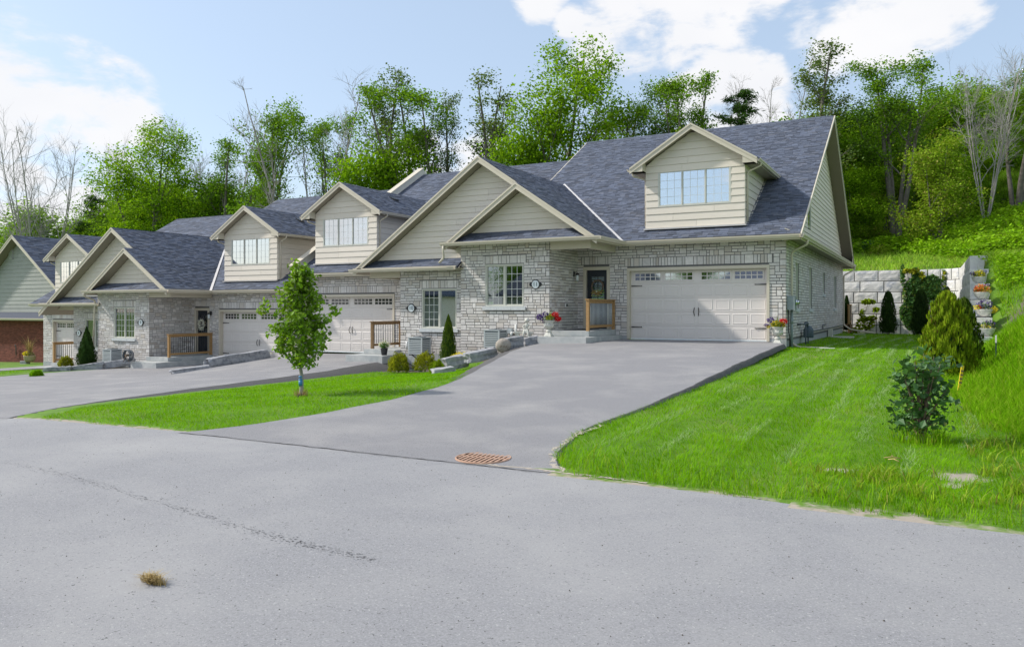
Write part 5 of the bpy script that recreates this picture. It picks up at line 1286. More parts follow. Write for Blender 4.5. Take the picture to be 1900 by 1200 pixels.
def pine_proto(key, seed, H):
    rd = random.Random(seed); segs = [([V3((0, 0, H*i/8)) for i in range(9)], [.16*(1-.9*i/8) for i in range(9)], 6)]; pts = []
    for k in range(46):
        t = .18+.8*k/46; a = rd.random()*6.28; L = H*.30*(1-t)**.75*rd.uniform(.55, 1.2)+.3; p = V3((0, 0, H*t)); d = V3((math.cos(a), math.sin(a), rd.uniform(.05, .3)))
        e = p+d*L; segs.append(([p, p.lerp(e, .5)+V3((0, 0, .05)), e], [.04, .025, .01], 4))
        for j in range(9): pts.append(p.lerp(e, .35+.65*rd.random())+V3((rd.gauss(0, .14), rd.gauss(0, .14), rd.gauss(0, .06))))
    V, F = tube_np(segs); me = bpy.data.meshes.new('trunk'); me.from_pydata([tuple(v) for v in V], [], F); me.materials.append(MATS['bark'])
    T = np.array([list(p) for p in pts]); n = 7000; rg = np.random.default_rng(seed); P = T[rg.integers(0, len(T), n)]+rg.normal(0, .2, (n, 3))*np.array([1, 1, .5])
    o = leaves('crown', P, .34, 'leaf_dark', .2, aspect=.18); lm = o.data; bpy.data.objects.remove(o); PROTO[key] = (me, lm, H)
pine_proto('pine', 31, 12)
def tree_at(key, name, label, px, ytop, Y, group=None, wide=1.0, hmin=3):
    p = at_y(px, Y, ytop); z = ground_z(p.x, Y)-.1; H = max(hmin, p.z-z)
    return plant_tree(key, name, label, p.x, Y, H, group=group, wide=wide, z=z)
# the ones the photo lets one point at, from left to right: (kind, name, label, px, top y, depth, width)
named = [
 ('bare', 'bare_tree', 'tall leafless tree with fanning branches at the far left of the treeline', 70, 238, 50, .75),
 ('bush', 'leafy_tree', 'low green tree below the leafless tree, behind the red brick house', 75, 405, 54, 1.3),
 ('pine', 'pine_tree', 'dark pine left of the big bright maple over the leftmost houses', 178, 360, 56, 1.0),
 ('bare', 'bare_tree', 'thin leafless tree sticking out above the big bright maple', 232, 262, 64, .5),
 ('maple', 'maple_tree', 'broad bright green maple above the third house roof', 262, 262, 54, 1.05),
 ('bare2', 'bare_tree', 'leafless tree top just right of the bright maple', 318, 232, 66, .8),
 ('slim2', 'slender_tree', 'slender leafy tree with thin dark stems above the leftmost dormer of the third house', 405, 262, 56, 1.0),
 ('bare2', 'bare_tree', 'leafless tree top behind the slender tree above the third house', 392, 215, 68, .8),
 ('maple2', 'leafy_tree', 'dark leafed tree left of the tall leafless tree near the row centre', 492, 205, 56, .85),
 ('bare2', 'bare_tree', 'tall pale-stemmed leafless tree above the second dormer', 580, 138, 55, 1.0),
 ('slim2', 'leafy_tree', 'leafy tree close right of the tall leafless tree', 622, 200, 58, .8),
 ('slim', 'slender_tree', 'tall sparse tree right of the tall leafless tree', 702, 140, 56, .95),
 ('bush', 'leafy_tree', 'small bright green tree under the tall sparse tree behind the second dormer', 692, 290, 53, .9),
 ('slim2', 'slender_tree', 'tall twin-topped tree above the left slope of the biggest gable', 788, 145, 56, 1.05),
 ('slim', 'slender_tree', 'thinner tree at the right side of the twin-topped tree', 835, 178, 57, .8),
 ('poplar', 'slender_tree', 'grey-green airy tree left of the tall bright maple over the roofs', 905, 160, 58, 1.15),
 ('maple', 'maple_tree', 'tall bright maple with open crown standing above the middle ridge', 1020, 118, 55, 1.0),
 ('bush', 'leafy_tree', 'round lime green tree at the foot of the tall bright maple', 972, 248, 53, .7),
 ('sparse', 'sparse_tree', 'sparse brownish tree right of the tall bright maple', 1138, 195, 58, .9),
 ('maple2', 'maple_tree', 'green maple left behind the right end dormer peak', 1240, 170, 58, .8),
 ('slim2', 'leafy_tree', 'tall green tree directly behind the right end dormer peak', 1284, 118, 57, 1.0),
 ('pine', 'pine_tree', 'pine behind the highest ridge between two leafless trees and a maple', 1370, 165, 60, 1.1),
 ('bare2', 'bare_tree', 'leafless pale tree behind the highest ridge', 1418, 112, 66, .8),
 ('slim', 'leafy_tree', 'dark airy tree rising behind the right end of the highest ridge', 1496, 96, 60, 1.25),
 ('airy', 'leafy_tree', 'very tall open-crowned tree just right of the gable peak', 1660, 96, 62, 1.1),
 ('bare', 'bare_tree', 'leafless tree against the sky at the top right of the hill', 1828, 92, 68, .75),
 ('slim2', 'leafy_tree', 'dark green tree at the right edge of the photo on the hilltop', 1885, 112, 70, 1.2),
 ('bushy', 'leafy_tree', 'pale yellowish tree in front of the dark wood on the hillside', 1740, 270, 58, .9),
 ('bushd', 'leafy_tree', 'dark rounded tree behind the right end of the ridge', 1625, 195, 70, 1.0),
]
for k, nm, lb, px, yt, Y, w in named: tree_at(k, nm, lb, px, yt, Y, wide=w)
# the wood behind them: trees nobody could tell apart
rd = random.Random(5)
G_ = 'trees of the wood behind the houses'; LB_ = 'green leafy tree crowded in the wood behind the houses'
prof = [(0, 430), (110, 432), (150, 405), (200, 375), (330, 345), (430, 340), (520, 345), (600, 380), (660, 400), (700, 385), (760, 352), (850, 360), (930, 325), (1000, 320), (1100, 320), (1180, 300), (1240, 250), (1320, 255), (1400, 245), (1480, 240), (1560, 215)]
for k in range(62):
    px = -30+k*26+rd.uniform(-9, 9); yt = np.interp(px, [a for a, b in prof], [b for a, b in prof])+rd.uniform(5, 45)
    tree_at(rd.choice(['bushg', 'bush', 'bushg', 'bush', 'slim2', 'bushy'] if px > 120 else ['bushg', 'bushy']), 'woodland_tree', LB_, px, yt, rd.uniform(55, 72), G_, rd.uniform(.85, 1.15))
G2 = 'trees of the wood on the right hillside'; LB2 = 'leafy tree crowded in the dense wood on the right hillside'
prof2 = [(1560, 195), (1620, 200), (1700, 190), (1760, 150), (1830, 175), (1900, 130), (1960, 120)]
for k in range(56):
    px = 1545+rd.random()*430; row = k % 4; Y = 62+row*4.2+max(0, (px-1620))*.055+rd.uniform(-1.5, 1.5)
    top = np.interp(px, [a for a, b in prof2], [b for a, b in prof2]); yt = {0: 335, 1: 295, 2: 255, 3: top+30}[row]+rd.uniform(-25, 35)
    if row == 0: yt = max(yt, 300)
    tree_at(rd.choice(['bush', 'bushg', 'bush', 'bushg', 'bushy', 'maple2', 'bush', 'slim2']), 'woodland_tree', LB2, px, yt, Y, G2, rd.uniform(.8, 1.1))
# sumac and other shrubs at the wood's edge on the slope
def shrub_mesh(name, m, n, r, h, size, seed=0, aspect=.5, vert=False, shell=.45):
    rg = np.random.default_rng(seed); u = rg.normal(0, 1, (n, 3)); u /= np.linalg.norm(u, axis=1)[:, None]; u[:, 2] = np.abs(u[:, 2])
    q = shell+(1-shell)*rg.random(n)**.5; lump = 1+.16*np.sin(u[:, 0]*7+seed)*np.cos(u[:, 1]*6+u[:, 2]*4)
    P = u*(q*lump)[:, None]*np.array([r, r, h]); P[:, 2] += h*.06
    o = leaves(name, P, size, m, .3, aspect=aspect, vert=vert); me = o.data; bpy.data.objects.remove(o); return me
SHR = {('s', k): shrub_mesh('foliage', mm, 1500, 1, 1, .17, k) for k, mm in enumerate(('weeds', 'leaf_bright', 'leaf_bright', 'leaf_yellow', 'weeds', 'ivy_leaf'))}
def shrub(name, label, me, p, r, h, group=None, stem=True, cat='shrub'):
    o = thing(name, label, cat, p, group, random.random()*6.28); o.scale = (r, r, h)
    f = bpy.data.objects.new('foliage', me); link(f, o, False)
    if stem:
        b = MB()
        for k in range(5): a = k*1.3; b.tube([(0, 0, -.05), (math.cos(a)*.2, math.sin(a)*.2, .35), (math.cos(a)*.45, math.sin(a)*.45, .7)], .022, 5, .008)
        s = b.build('stems', 'twig', None); s.parent = o
    return o
for k in range(44):
    px = rd.uniform(1610, 1930); y = np.interp(px, [1590, 1700, 1800, 1930], [445, 405, 385, 360])+rd.uniform(-14, 48)
    p = gp(px, y); d_ = rd.uniform(.8, 1.5)
    shrub('hillside_shrub', 'leafy shrub on the grassy slope below the wood', SHR[('s', rd.choice([0, 0, 1, 2, 3, 5]))], p-V3((0, 0, .15)), d_, d_*rd.uniform(.6, .9), 'shrubs scattered on the slope', stem=False)

# ------------------------------------------------------------------ garden plants
def cone_mesh(name, m, n, seed, size, bulge=1.0, lumps=.12, pw=.75, aspect=.32):
    """clipped upright evergreen of height 1 and radius about .3: upright sprays over a lumpy cone"""
    rg = np.random.default_rng(seed); t = rg.random(n)**.8; a = rg.random(n)*2*PI
    prof_ = np.where(t < .18, .75+.25*t/.18, 1)*(1-t)**pw
    rr = prof_*(1+lumps*np.sin(a*5+t*17+seed)+lumps*.7*np.sin(a*9-t*31))*(.72+.28*rg.random(n)**.4)
    P = np.stack([np.cos(a)*rr, np.sin(a)*rr, t], 1)
    nn = len(P); d = np.stack([np.cos(a)*.55, np.sin(a)*.55, np.full(n, .85)], 1)+rg.normal(0, .28, (n, 3)); d /= np.linalg.norm(d, axis=1)[:, None]
    w = np.cross(d, np.stack([np.cos(a), np.sin(a), np.zeros(n)], 1)+rg.normal(0, .5, (n, 3))); w /= np.linalg.norm(w, axis=1)[:, None]
    s = size*(.6+.8*rg.random(n))[:, None]
    V = np.stack([P-d*s*.5, P+w*s*aspect, P+d*s*.6, P-w*s*aspect], 1)
    V[:, :, :2] *= .3; V = V.reshape(-1, 3); i = np.arange(n)*4
    o = raw(name, V, np.stack([i, i+1, i+2, i+3], 1), m, None, rnd=rg.random(n)); me = o.data; bpy.data.objects.remove(o); return me
CE = {'yew': cone_mesh('foliage', 'yew_green', 9000, 1, .055, pw=.42), 'cedar': cone_mesh('foliage', 'cedar_bright', 11000, 2, .062, lumps=.24, pw=.44, aspect=.4),
      'cedar2': cone_mesh('foliage', 'cedar_green', 8000, 3, .06, lumps=.2, pw=.55, aspect=.4), 'cone': cone_mesh('foliage', 'yew_green', 7000, 4, .06, pw=.85), 'conec': cone_mesh('foliage', 'cedar_green', 8000, 5, .05, pw=.7)}
def conifer(label, key, px, ybase, ytop, wpx, group=None, Y=None, name='cedar_shrub'):
    p = gp(px, ybase) if Y is None else at_y(px, Y, ybase)
    t = -s_*p.x+c_*p.y; H = (ybase-ytop)/FPX*t; Wd = wpx/FPX*t
    o = thing(name, label, 'shrub', p-V3((0, 0, .03)), group, random.random()*6.28); o.scale = (Wd/.6, Wd/.6, H)
    f = bpy.data.objects.new('foliage', CE[key]); link(f, o, False)
    b = MB(); b.tube([(0, 0, -.05), (0, 0, .5)], .018, 6); b.build('stem', 'bark', None).parent = o
    # a denser dark inner body so that no daylight shows through
    b = MB(); b.lathe([(.16, .02), (.2, .2), (.16, .5), (.08, .8), (.01, .93)], n=10); b.build('inner_branches', 'yew_green', None).parent = o
    return o
conifer('dark clipped upright evergreen left of the ivy on the retaining wall', 'yew', 1648, 617, 540, 33, Y=46.2)
conifer('dark clipped upright evergreen right of the ivy, partly behind the two bright cedars', 'yew', 1709, 620, 535, 36, Y=45.2)
conifer('small dark evergreen tip behind the bright cedars', 'yew', 1757, 618, 532, 30, Y=44.5)
conifer('narrow evergreen beside the small rear deck', 'yew', 1571, 612, 548, 16, Y=47.2)
conifer('big bushy yellow-green cedar in front, nearest of the two on the lawn edge', 'cedar', 1757, 708, 541, 92)
conifer('green cedar right behind the bigger yellow-green one', 'cedar2', 1789, 690, 552, 72)
conifer('slim pointed evergreen between the two middle windows of the front rooms', 'conec', 832, 676, 583, 38, Y=22.9)
conifer('broad dark green cone shrub in front of the leftmost plaque', 'cone', 161, 678, 606, 41, Y=23.6)
def mound(label, m, px, ybase, ytop, wpx, size=.07, n=2600, Y=None, group=None, name='mound_shrub', seed=3, aspect=.35):
    p = gp(px, ybase) if Y is None else at_y(px, Y, ybase); t = -s_*p.x+c_*p.y; H = (ybase-ytop)/FPX*t; r = wpx/FPX*t/2
    k = ('m', m, seed)
    if k not in SHR: SHR[k] = shrub_mesh('foliage', m, n, 1, 1, size/r, seed, aspect, shell=.6)
    return shrub(name, label, SHR[k], p-V3((0, 0, .02)), r, H, group)
mound('round golden green shrub at the edge of the second driveway', 'gold_shrub', 739, 689, 656, 40, Y=21.6)
mound('golden green shrub below the second house air conditioner', 'gold_shrub', 789, 687, 655, 44, seed=5, Y=21.9)
mound('greener round shrub beside the flat garden stone', 'cedar_bright', 812, 699, 670, 34, seed=6, Y=20.2)
mound('small golden shrub near the leftmost porch railing', 'gold_shrub', 122, 679, 661, 26, seed=7, Y=24)
mound('low grass tuft at the corner by the leftmost garden stone', 'blade', 68, 698, 686, 22, seed=8, size=.12, aspect=.12)
mound('yellow flowering plant above the garden stones by the pointed evergreen', 'petal_yellow', 855, 668, 653, 40, seed=9, Y=21.3, size=.05, n=1500, name='yellow_flower_plant')
mound('small yellow flowering plant beside the pointed evergreen', 'petal_yellow', 824, 681, 668, 16, seed=10, Y=21.6, size=.04, n=500, name='yellow_flower_plant')
# climbing plants on the wall
def vine(label, spots_, m, n, px0, size=.14, Y=47.85):
    t = 43.0; P = []; o = None
    for px, py, rx_, ry_, k in spots_:
        c = at_y(px, Y, py); a = RNG.random(k)*2*PI; q = RNG.random(k)**.5
        P.append(np.stack([c.x+np.cos(a)*q*rx_/FPX*t, np.full(k, Y)-RNG.random(k)*.22, c.z+np.sin(a)*q*ry_/FPX*t], 1))
    P = np.concatenate(P); c = at_y(px0, Y-.05, 615); r = thing('climbing_vine', label, 'vine', c, world=True)
    n_ = len(P); o = leaves('foliage', P, size, m, 0, r, aspect=.8); 
    b = MB()
    for px, py, rx_, ry_, k in spots_[::1]: e = at_y(px, Y-.02, py); b.tube([(c.x, Y-.03, c.z), ((c.x+e.x)/2+random.uniform(-.2, .2), Y-.04, (c.z+e.z)/2), (e.x, Y-.04, e.z)], .02, 4, .008)
    b.build('stems', 'twig', r); return r
vine('big green ivy patch climbing the middle of the retaining wall', [(1693, 545, 16, 28, 900), (1690, 580, 18, 25, 900), (1705, 530, 14, 22, 500), (1728, 530, 16, 20, 700), (1735, 548, 12, 22, 500), (1675, 510, 4, 20, 160), (1699, 515, 7, 18, 260), (1752, 520, 4, 22, 90), (1690, 600, 12, 12, 300)], 'ivy_leaf', 0, 1695)
vine('yellow-tipped creeper over the top of the retaining wall', [(1697, 503, 9, 5, 160), (1683, 503, 8, 4, 70), (1711, 512, 5, 8, 60), (1752, 512, 2, 10, 30)], 'gold_shrub', 0, 1700, Y=47.82)
vine('thin yellow-green creeper low on the wall left of the evergreens', [(1612, 560, 12, 5, 160), (1625, 575, 6, 4, 50), (1600, 585, 5, 12, 60), (1606, 600, 16, 12, 200), (1588, 612, 8, 5, 60), (1618, 590, 8, 4, 60)], 'cedar_bright', 0, 1605, Y=47.5, size=.16)
# young tree on the front lawn
def sapling():
    p = gp(558, 736); t = -s_*p.x+c_*p.y; H = 229/FPX*t
    rs = random.Random(77); segs = []; tips = []
    trunk = [V3((0, 0, H*f)) + V3((rs.gauss(0, .012), rs.gauss(0, .012), 0))*(f > 0) for f in np.linspace(0, .96, 12)]
    segs.append((trunk, [.034*(1-.85*i/11)+.004 for i in range(12)], 9))
    def rad(f): return np.interp(f, [.24, .34, .48, .62, .78, .9, 1], [.16, .36, .48, .48, .27, .19, .05])*H*.54
    for k in range(44):
        f = .23+.74*k/44+rs.uniform(-.01, .01); i = min(int(f/.96*11), 10); b0 = trunk[i].lerp(trunk[i+1], f/.96*11-i); a = k*2.4+rs.uniform(-.4, .4)
        e_f = min(.99, f+.10); L = rad(e_f)*rs.uniform(.75, 1.18); e = V3((math.cos(a)*L, math.sin(a)*L, H*e_f+rs.uniform(-.05, .1)))
        mid = b0.lerp(e, .5)+V3((0, 0, -.02)); segs.append(([b0, mid, e], [.011, .007, .003], 5))
        for q in range(8):
            g = .2+.8*rs.random(); c0 = b0.lerp(mid, g*2) if g < .5 else mid.lerp(e, g*2-1); c1 = c0+V3((rs.gauss(0, .10), rs.gauss(0, .10), rs.gauss(.04, .08))); segs.append(([c0, c1], [.004, .002], 3)); tips += [c0.lerp(c1, .6), c1]
    r = thing('young_tree', 'slender young tree with blue tape on its trunk, on the front lawn island', 'tree', p)
    V, F = tube_np(segs); o = raw('trunk', [tuple(v) for v in V], F, 'pale_bark', None, smooth=True); o.parent = r
    T = np.array([list(v) for v in tips]); n = 5200; P = T[RNG.integers(0, len(T), n)]+RNG.normal(0, .045, (n, 3))
    o = leaves('crown', P, .085, 'sapling_leaf', .1, None, aspect=.62, vert=False); o.parent = r
    b = MB()
    for z0, z1 in ((.30, .33), (.345, .38)): b.lathe([(.037, z0), (.038, (z0+z1)/2), (.037, z1)], n=12)
    b.lathe([(.0365, .20), (.037, .30)], n=12); b.build('blue_tape', 'blue_tape', None).parent = r
    b = MB(); b.lathe([(.12, -.02), (.08, .02), (.045, .05)], n=12); b.build('mulch', 'soil', None).parent = r
    n = 150; a = RNG.random(n)*6.28; q = .04+RNG.random(n)*.1; X = np.cos(a)*q; Y = np.sin(a)*q
    o = blades('suckers', X, Y, np.zeros(n), .14, .006, 'dry_straw', .5); o.parent = r; del o['kind']
sapling()
# lilac bush at the right: stems from one foot, large heart leaves
def lilac():
    p = gp(1708, 820); t = -s_*p.x+c_*p.y; sc = 1/FPX*t
    r = thing('lilac_bush', 'loose dark-leaved bush with bare stems on the lawn in front of the cedars', 'bush', p)
    right = V3((c_, s_, 0)); fw = V3((-s_, c_, 0)); rs = random.Random(4); segs = []; tips = []
    tg = [(-45, 118, 1), (-30, 95, 1), (-20, 150, 1), (0, 165, 1), (18, 160, 1), (35, 130, 1), (42, 150, 1), (8, 120, 1), (-38, 62, 1), (25, 80, 1), (-12, 105, 0), (15, 130, 1), (5, 90, 1), (-42, 135, 1), (38, 100, 0), (-10, 135, 1), (28, 145, 1), (-25, 125, 1), (-5, 60, 1), (14, 62, 1), (-25, 30, 1), (-33, 40, 1), (20, 40, 1)]
    for dx, dz, lf in tg:
        e = right*(dx*.85*sc)+fw*rs.uniform(-.22, .22)+V3((0, 0, dz*sc)); m1 = e*.35+V3((0, 0, .10)); m2 = e*.7+V3((0, 0, .05))
        segs.append(([V3((rs.uniform(-.05, .05), rs.uniform(-.05, .05), 0)), m1, m2, e], [.016, .012, .008, .003], 6))
        for q in range(7):
            f = .4+.6*rs.random(); c0 = m1.lerp(e, f); tips.append(c0+V3((rs.gauss(0, .06), rs.gauss(0, .06), rs.gauss(0, .06))))
    V, F = tube_np(segs); raw('stems', [tuple(v) for v in V], F, 'twig', None, smooth=True).parent = r
    T = np.array([list(v) for v in tips]); n = 620; P = T[RNG.integers(0, len(T), n)]+RNG.normal(0, .05, (n, 3))
    leaves('foliage', P, .092, 'lilac_leaf', .15, None, aspect=.72).parent = r
    n = 500; T2 = T[T[:, 2] < .45]; P = T2[RNG.integers(0, len(T2), n)]+RNG.normal(0, .08, (n, 3)); leaves('foliage', P, .045, 'ivy_leaf', .1, None).parent = r
    n = 260; a = RNG.random(n)*6.28; q = RNG.random(n)**.5*.32; o = blades('foot_grass', np.cos(a)*q, np.sin(a)*q, np.zeros(n), .16, .009, 'wild_blade', .6); o.parent = r; del o['kind']
lilac()
# marker stake, fence post
p = gp(1777, 738); q = p+V3((.04, 0, 0)); t = -s_*p.x+c_*p.y; b = MB(); h_ = 60*t/FPX; b.box(-.022, .022, -.008, .008, -.1, h_)
r = thing('survey_stake', 'leaning yellow wooden stake in the grass by the cedars', 'stake', p, rotz=R(28)); r.rotation_euler = (0, R(9), R(28)); b.build('stake', 'stake_yellow', None).parent = r
b = MB(); 
for k in range(4): b.box(-.024, .024, -.0095, -.0085, h_*(.45+k*.12), h_*(.5+k*.12))
b.build('stripe', 'twig', None).parent = r
p = gp(1848, 672); t = -s_*p.x+c_*p.y; r = thing('fence_post', 'thin green metal post with a white top on the right bank', 'post', p); b = MB(); h_ = 50*t/FPX; b.box(-.012, .012, -.012, .012, -.1, h_*.72); b.build('post', 'hose_green', None).parent = r
b = MB(); b.box(-.013, .013, -.013, .013, h_*.72, h_); b.build('top', 'white_plastic', None).parent = r

# ------------------------------------------------------------------ things around the houses
def local(name, label, cat, p, group=None, rotz=0): return thing(name, label, cat, p, group, rotz)
def put(b, name, m, r, **k): o = b.build(name, m, None, **k); o.parent = r; return o
def ac_unit(label, p, legs, w=.62, h=.62, d=.58):
    r = local('air_conditioner', label, 'air conditioner', p, 'outdoor air conditioners')
    b = MB(); b.box(.02, w-.02, .02, d-.02, .03, h-.03); put(b, 'coil', 'ac_dark', r)
    b = MB()
    for x, y in ((0, 0), (w-.05, 0), (0, d-.05), (w-.05, d-.05)): b.box(x, x+.05, y, y+.05, .03, h-.03)
    b.box(0, w, 0, d, 0, .035); b.box(0, w, 0, d, h-.04, h); body = put(b, 'cabinet', 'ac_metal', r)
    me = {}
    def louver(key, box):
        if key not in me: q = MB(); q.box(*box); o = q.build('louver', 'ac_metal', None); me[key] = o.data; bpy.data.objects.remove(o)
    louver('f', (.05, w-.05, 0, .03, 0, .038)); louver('s', (w-.03, w, .05, d-.05, 0, .038)); louver('l', (0, .03, .05, d-.05, 0, .038))
    k = 8
    for i in range(k):
        for key in 'fsl': o = bpy.data.objects.new('louver', me[key]); COL.objects.link(o); o.parent = body; o.location = (0, 0, .05+i*(h-.12)/k)
    b = MB(); b.lathe([(.24, h+.001), (.24, h+.02), (.22, h+.02)], w/2, d/2, 20); b.lathe([(.05, h+.002), (.05, h+.03), (.01, h+.035)], w/2, d/2, 10)
    for i in range(6): a = i*PI/6; b.bar((w/2-.23*math.cos(a), d/2-.23*math.sin(a), h+.015), (w/2+.23*math.cos(a), d/2+.23*math.sin(a), h+.015), .008, .008)
    put(b, 'fan_grille', 'ac_dark', r)
    if legs:
        b = MB()
        for x in (.08, w-.08): b.box(x-.02, x+.02, -.03, d+.15, -.04, 0); b.bar((x, .12, -.03), (x, d+.13, -.34), .03, .03, (1, 0, 0))
        put(b, 'wall_bracket', 'black_iron', r)
    b = MB(); b.tube([(w-.1, d, .25), (w-.08, d+.12, .3), (w-.06, d+.16, .55)], .016, 6); put(b, 'pipe', 'ac_dark', r)
    return r
ac_unit('grey air conditioner on black brackets under the rightmost front room window', (-13.66, 23.45, .26), True)
ac_unit('grey air conditioner on black brackets left of the pointed evergreen', (-16.95, 23.55, -.06), True)
ac_unit('grey air conditioner on the ground beside the coiled hose of the third house', (-34.55, 23.4, -.92), False)
def rock_mesh(seed, sub=2, rough=.10, flat=True):
    bm = bmesh.new(); bmesh.ops.create_cube(bm, size=1); bmesh.ops.bevel(bm, geom=bm.edges[:], offset=.05, segments=1, affect='EDGES')
    bmesh.ops.subdivide_edges(bm, edges=bm.edges[:], cuts=sub, use_grid_fill=True); rs = random.Random(seed)
    from mathutils import noise as nz
    for v in bm.verts:
        d = nz.noise(v.co*2.3+V3((seed*7, 0, 0)))*rough*1.6+nz.noise(v.co*6+V3((seed, 3, 0)))*rough*1.0
        v.co += v.co.normalized()*d
    me = bpy.data.meshes.new('rock'); bm.to_mesh(me); bm.free(); return me
def garden_stone(label, L, Rr, h, th, seed, m='boulder', name='garden_stone'):
    a = at_y(L[0], L[2], L[1]); b = at_y(Rr[0], Rr[2], Rr[1]); d = b-a; d2 = V3((d.x, d.y, 0)); n = V3((-d2.y, d2.x, 0)).normalized()
    if n.y < 0: n = -n
    c = (a+b)/2+n*th/2; me = rock_mesh(seed); me.materials.append(MATS[m]); me.name = name
    o = bpy.data.objects.new(name, me); COL.objects.link(o); o.location = c+V3((0, 0, h/2-.05)); z = math.atan2(d.y, d.x)
    o.rotation_euler = (0, -math.atan2(d.z, d2.length), z); o.scale = (d2.length*1.0, th*.9, h*.85+.08); tag(o, label, 'stone', 'pale landscape stones along the driveways'); return o
garden_stone('long grey stone slab on the driveway in front of the third garage', (392, 681, 21.9), (500, 663, 24.8), .38, .4, 1)
garden_stone('low flat pale stone left of the long slab in the middle of the driveway', (323, 693, 20.2), (390, 684, 21.6), .16, .35, 2)
garden_stone('blocky rough stone at the left end of the stone edging', (80, 697, 20.9), (130, 694, 21.7), .38, .45, 3)
garden_stone('grey edging stone right of the blocky one, below the cone shrub', (131, 691, 21.9), (190, 682, 22.8), .30, .4, 4)
garden_stone('edging stone below the leftmost air conditioner', (191, 682, 22.9), (246, 673, 23.6), .26, .35, 5)
garden_stone('flat low stone at the lawn tip by the grass tuft', (53, 706, 19.6), (90, 701, 20.4), .14, .4, 6)
garden_stone('flat-topped grey stone at the lawn edge below the round shrub', (806, 700, 18.9), (846, 693, 19.4), .24, .45, 7)
garden_stone('white-topped block stone above the dark asphalt mound', (829, 685, 20.3), (869, 677, 20.9), .36, .5, 8)
garden_stone('long pale stone behind the mound, right of the yellow flowers', (872, 670, 20.4), (926, 658, 21.4), .26, .4, 9)
garden_stone('rugged grey stone right of the round boulder', (944, 647, 21.9), (974, 641, 22.9), .36, .4, 10)
garden_stone('small edging stone under the statue by the porch step', (974, 640, 23.0), (1001, 634, 23.4), .24, .35, 11)
def boulder():
    p = at_y(934, 21.3, 652); bm = bmesh.new(); bmesh.ops.create_icosphere(bm, subdivisions=4, radius=1)
    from mathutils import noise as nz
    for v in bm.verts: v.co *= 1+.05*nz.noise(v.co*2)+.03*nz.noise(v.co*6); v.co.y *= .6
    me = bpy.data.meshes.new('boulder'); bm.to_mesh(me); bm.free(); me.materials.append(MATS['brown_boulder']); me.polygons.foreach_set('use_smooth', [True]*len(me.polygons))
    r = local('boulder', 'round brown boulder with carved markings beside the rightmost air conditioner', 'boulder', p, rotz=R(28)); o = bpy.data.objects.new('rock', me); COL.objects.link(o); o.parent = r; o.scale = (.245, .245, .225); o.location = (0, 0, .19)
    b = MB(); rs = random.Random(2)
    for k in range(5):
        x = -.09+k*.045; b.tube([(x, -.140, .14), (x+rs.uniform(-.012, .02), -.147, .165), (x+rs.uniform(-.01, .02), -.147, .19)], .006, 4)
        b.tube([(x-.012, -.145, .16), (x+.015, -.147, .165)], .005, 4)
    put(b, 'carving', 'twig', r)
boulder()
def petals(P, size, m): return leaves('flowers', P, size, m, .2, None, aspect=.9)
def blob(c, r, n, zs=.75):
    u = RNG.normal(0, 1, (n, 3)); u /= np.linalg.norm(u, axis=1)[:, None]; return np.array(c)+u*(r*(.55+.45*RNG.random(n)))[:, None]*np.array([1, 1, zs])
RT = V3((c_, s_, 0))
def flowers(r, top, groups, spikes=0, w=.28, leafn=500, sz=.035):
    P = blob((0, 0, top+.05), w*.8, leafn, .6); leaves('foliage', P, .045, 'ivy_leaf', .2, None).parent = r
    for nm, m, dx, dz, rad, n in groups:
        c = RT*dx+V3((0, 0, top+dz)); o = petals(blob(tuple(c), rad, n), sz, m); o.name = nm; o.parent = r
    if spikes:
        n = spikes; a = RNG.random(n)*6.28; o = blades('spike_leaves', np.cos(a)*.02, np.sin(a)*.02, np.full(n, top), .30, .014, 'leaf_yellow', .55); o.parent = r; del o['kind']
def urn(label, p, groups, spikes=26, H=.55):
    r = local('flower_urn', label, 'flower urn', p); k = H/.55
    b = MB(); b.box(-.135*k, .135*k, -.135*k, .135*k, 0, .035*k)
    V = [(-.125, -.125, .035), (.125, -.125, .035), (.125, .125, .035), (-.125, .125, .035), (-.07, -.07, .15), (.07, -.07, .15), (.07, .07, .15), (-.07, .07, .15)]
    b.add([(x*k, y*k, z*k) for x, y, z in V], [(0, 1, 5, 4), (1, 2, 6, 5), (2, 3, 7, 6), (3, 0, 4, 7), (4, 5, 6, 7)]); 
    b.lathe([(.075*k, .15*k), (.10*k, .17*k), (.10*k, .20*k), (.06*k, .225*k), (.055*k, .26*k), (.09*k, .28*k)], n=24)
    put(b, 'pedestal', 'cast_stone', r)
    b = MB(); b.lathe([(.06*k, .27*k), (.13*k, .30*k), (.165*k, .36*k), (.172*k, .43*k)], n=60, flute=.035, nf=15); b.lathe([(.172*k, .43*k), (.155*k, .47*k), (.16*k, .50*k), (.205*k, .535*k), (.205*k, .55*k), (.18*k, .55*k), (.17*k, .50*k)], n=30)
    put(b, 'bowl', 'cast_stone', r); b = MB(); b.lathe([(.001, .51*k), (.17*k, .51*k), (.17*k, .505*k)], n=16); put(b, 'soil', 'soil', r)
    flowers(r, H, groups, spikes)
urn('pale stone urn of purple, yellow and red flowers on the porch step', (-11.2, 23.55, .675),
    [('purple_flowers', 'petal_purple', -.30, .10, .14, 300), ('purple_flowers', 'petal_purple', -.12, .20, .13, 160), ('purple_flowers', 'petal_purple', -.16, -.03, .10, 90), ('yellow_flowers', 'petal_yellow', .02, .09, .14, 300), ('red_flowers', 'petal_red', .22, .18, .14, 360), ('red_flowers', 'petal_red', .30, .05, .13, 340)])
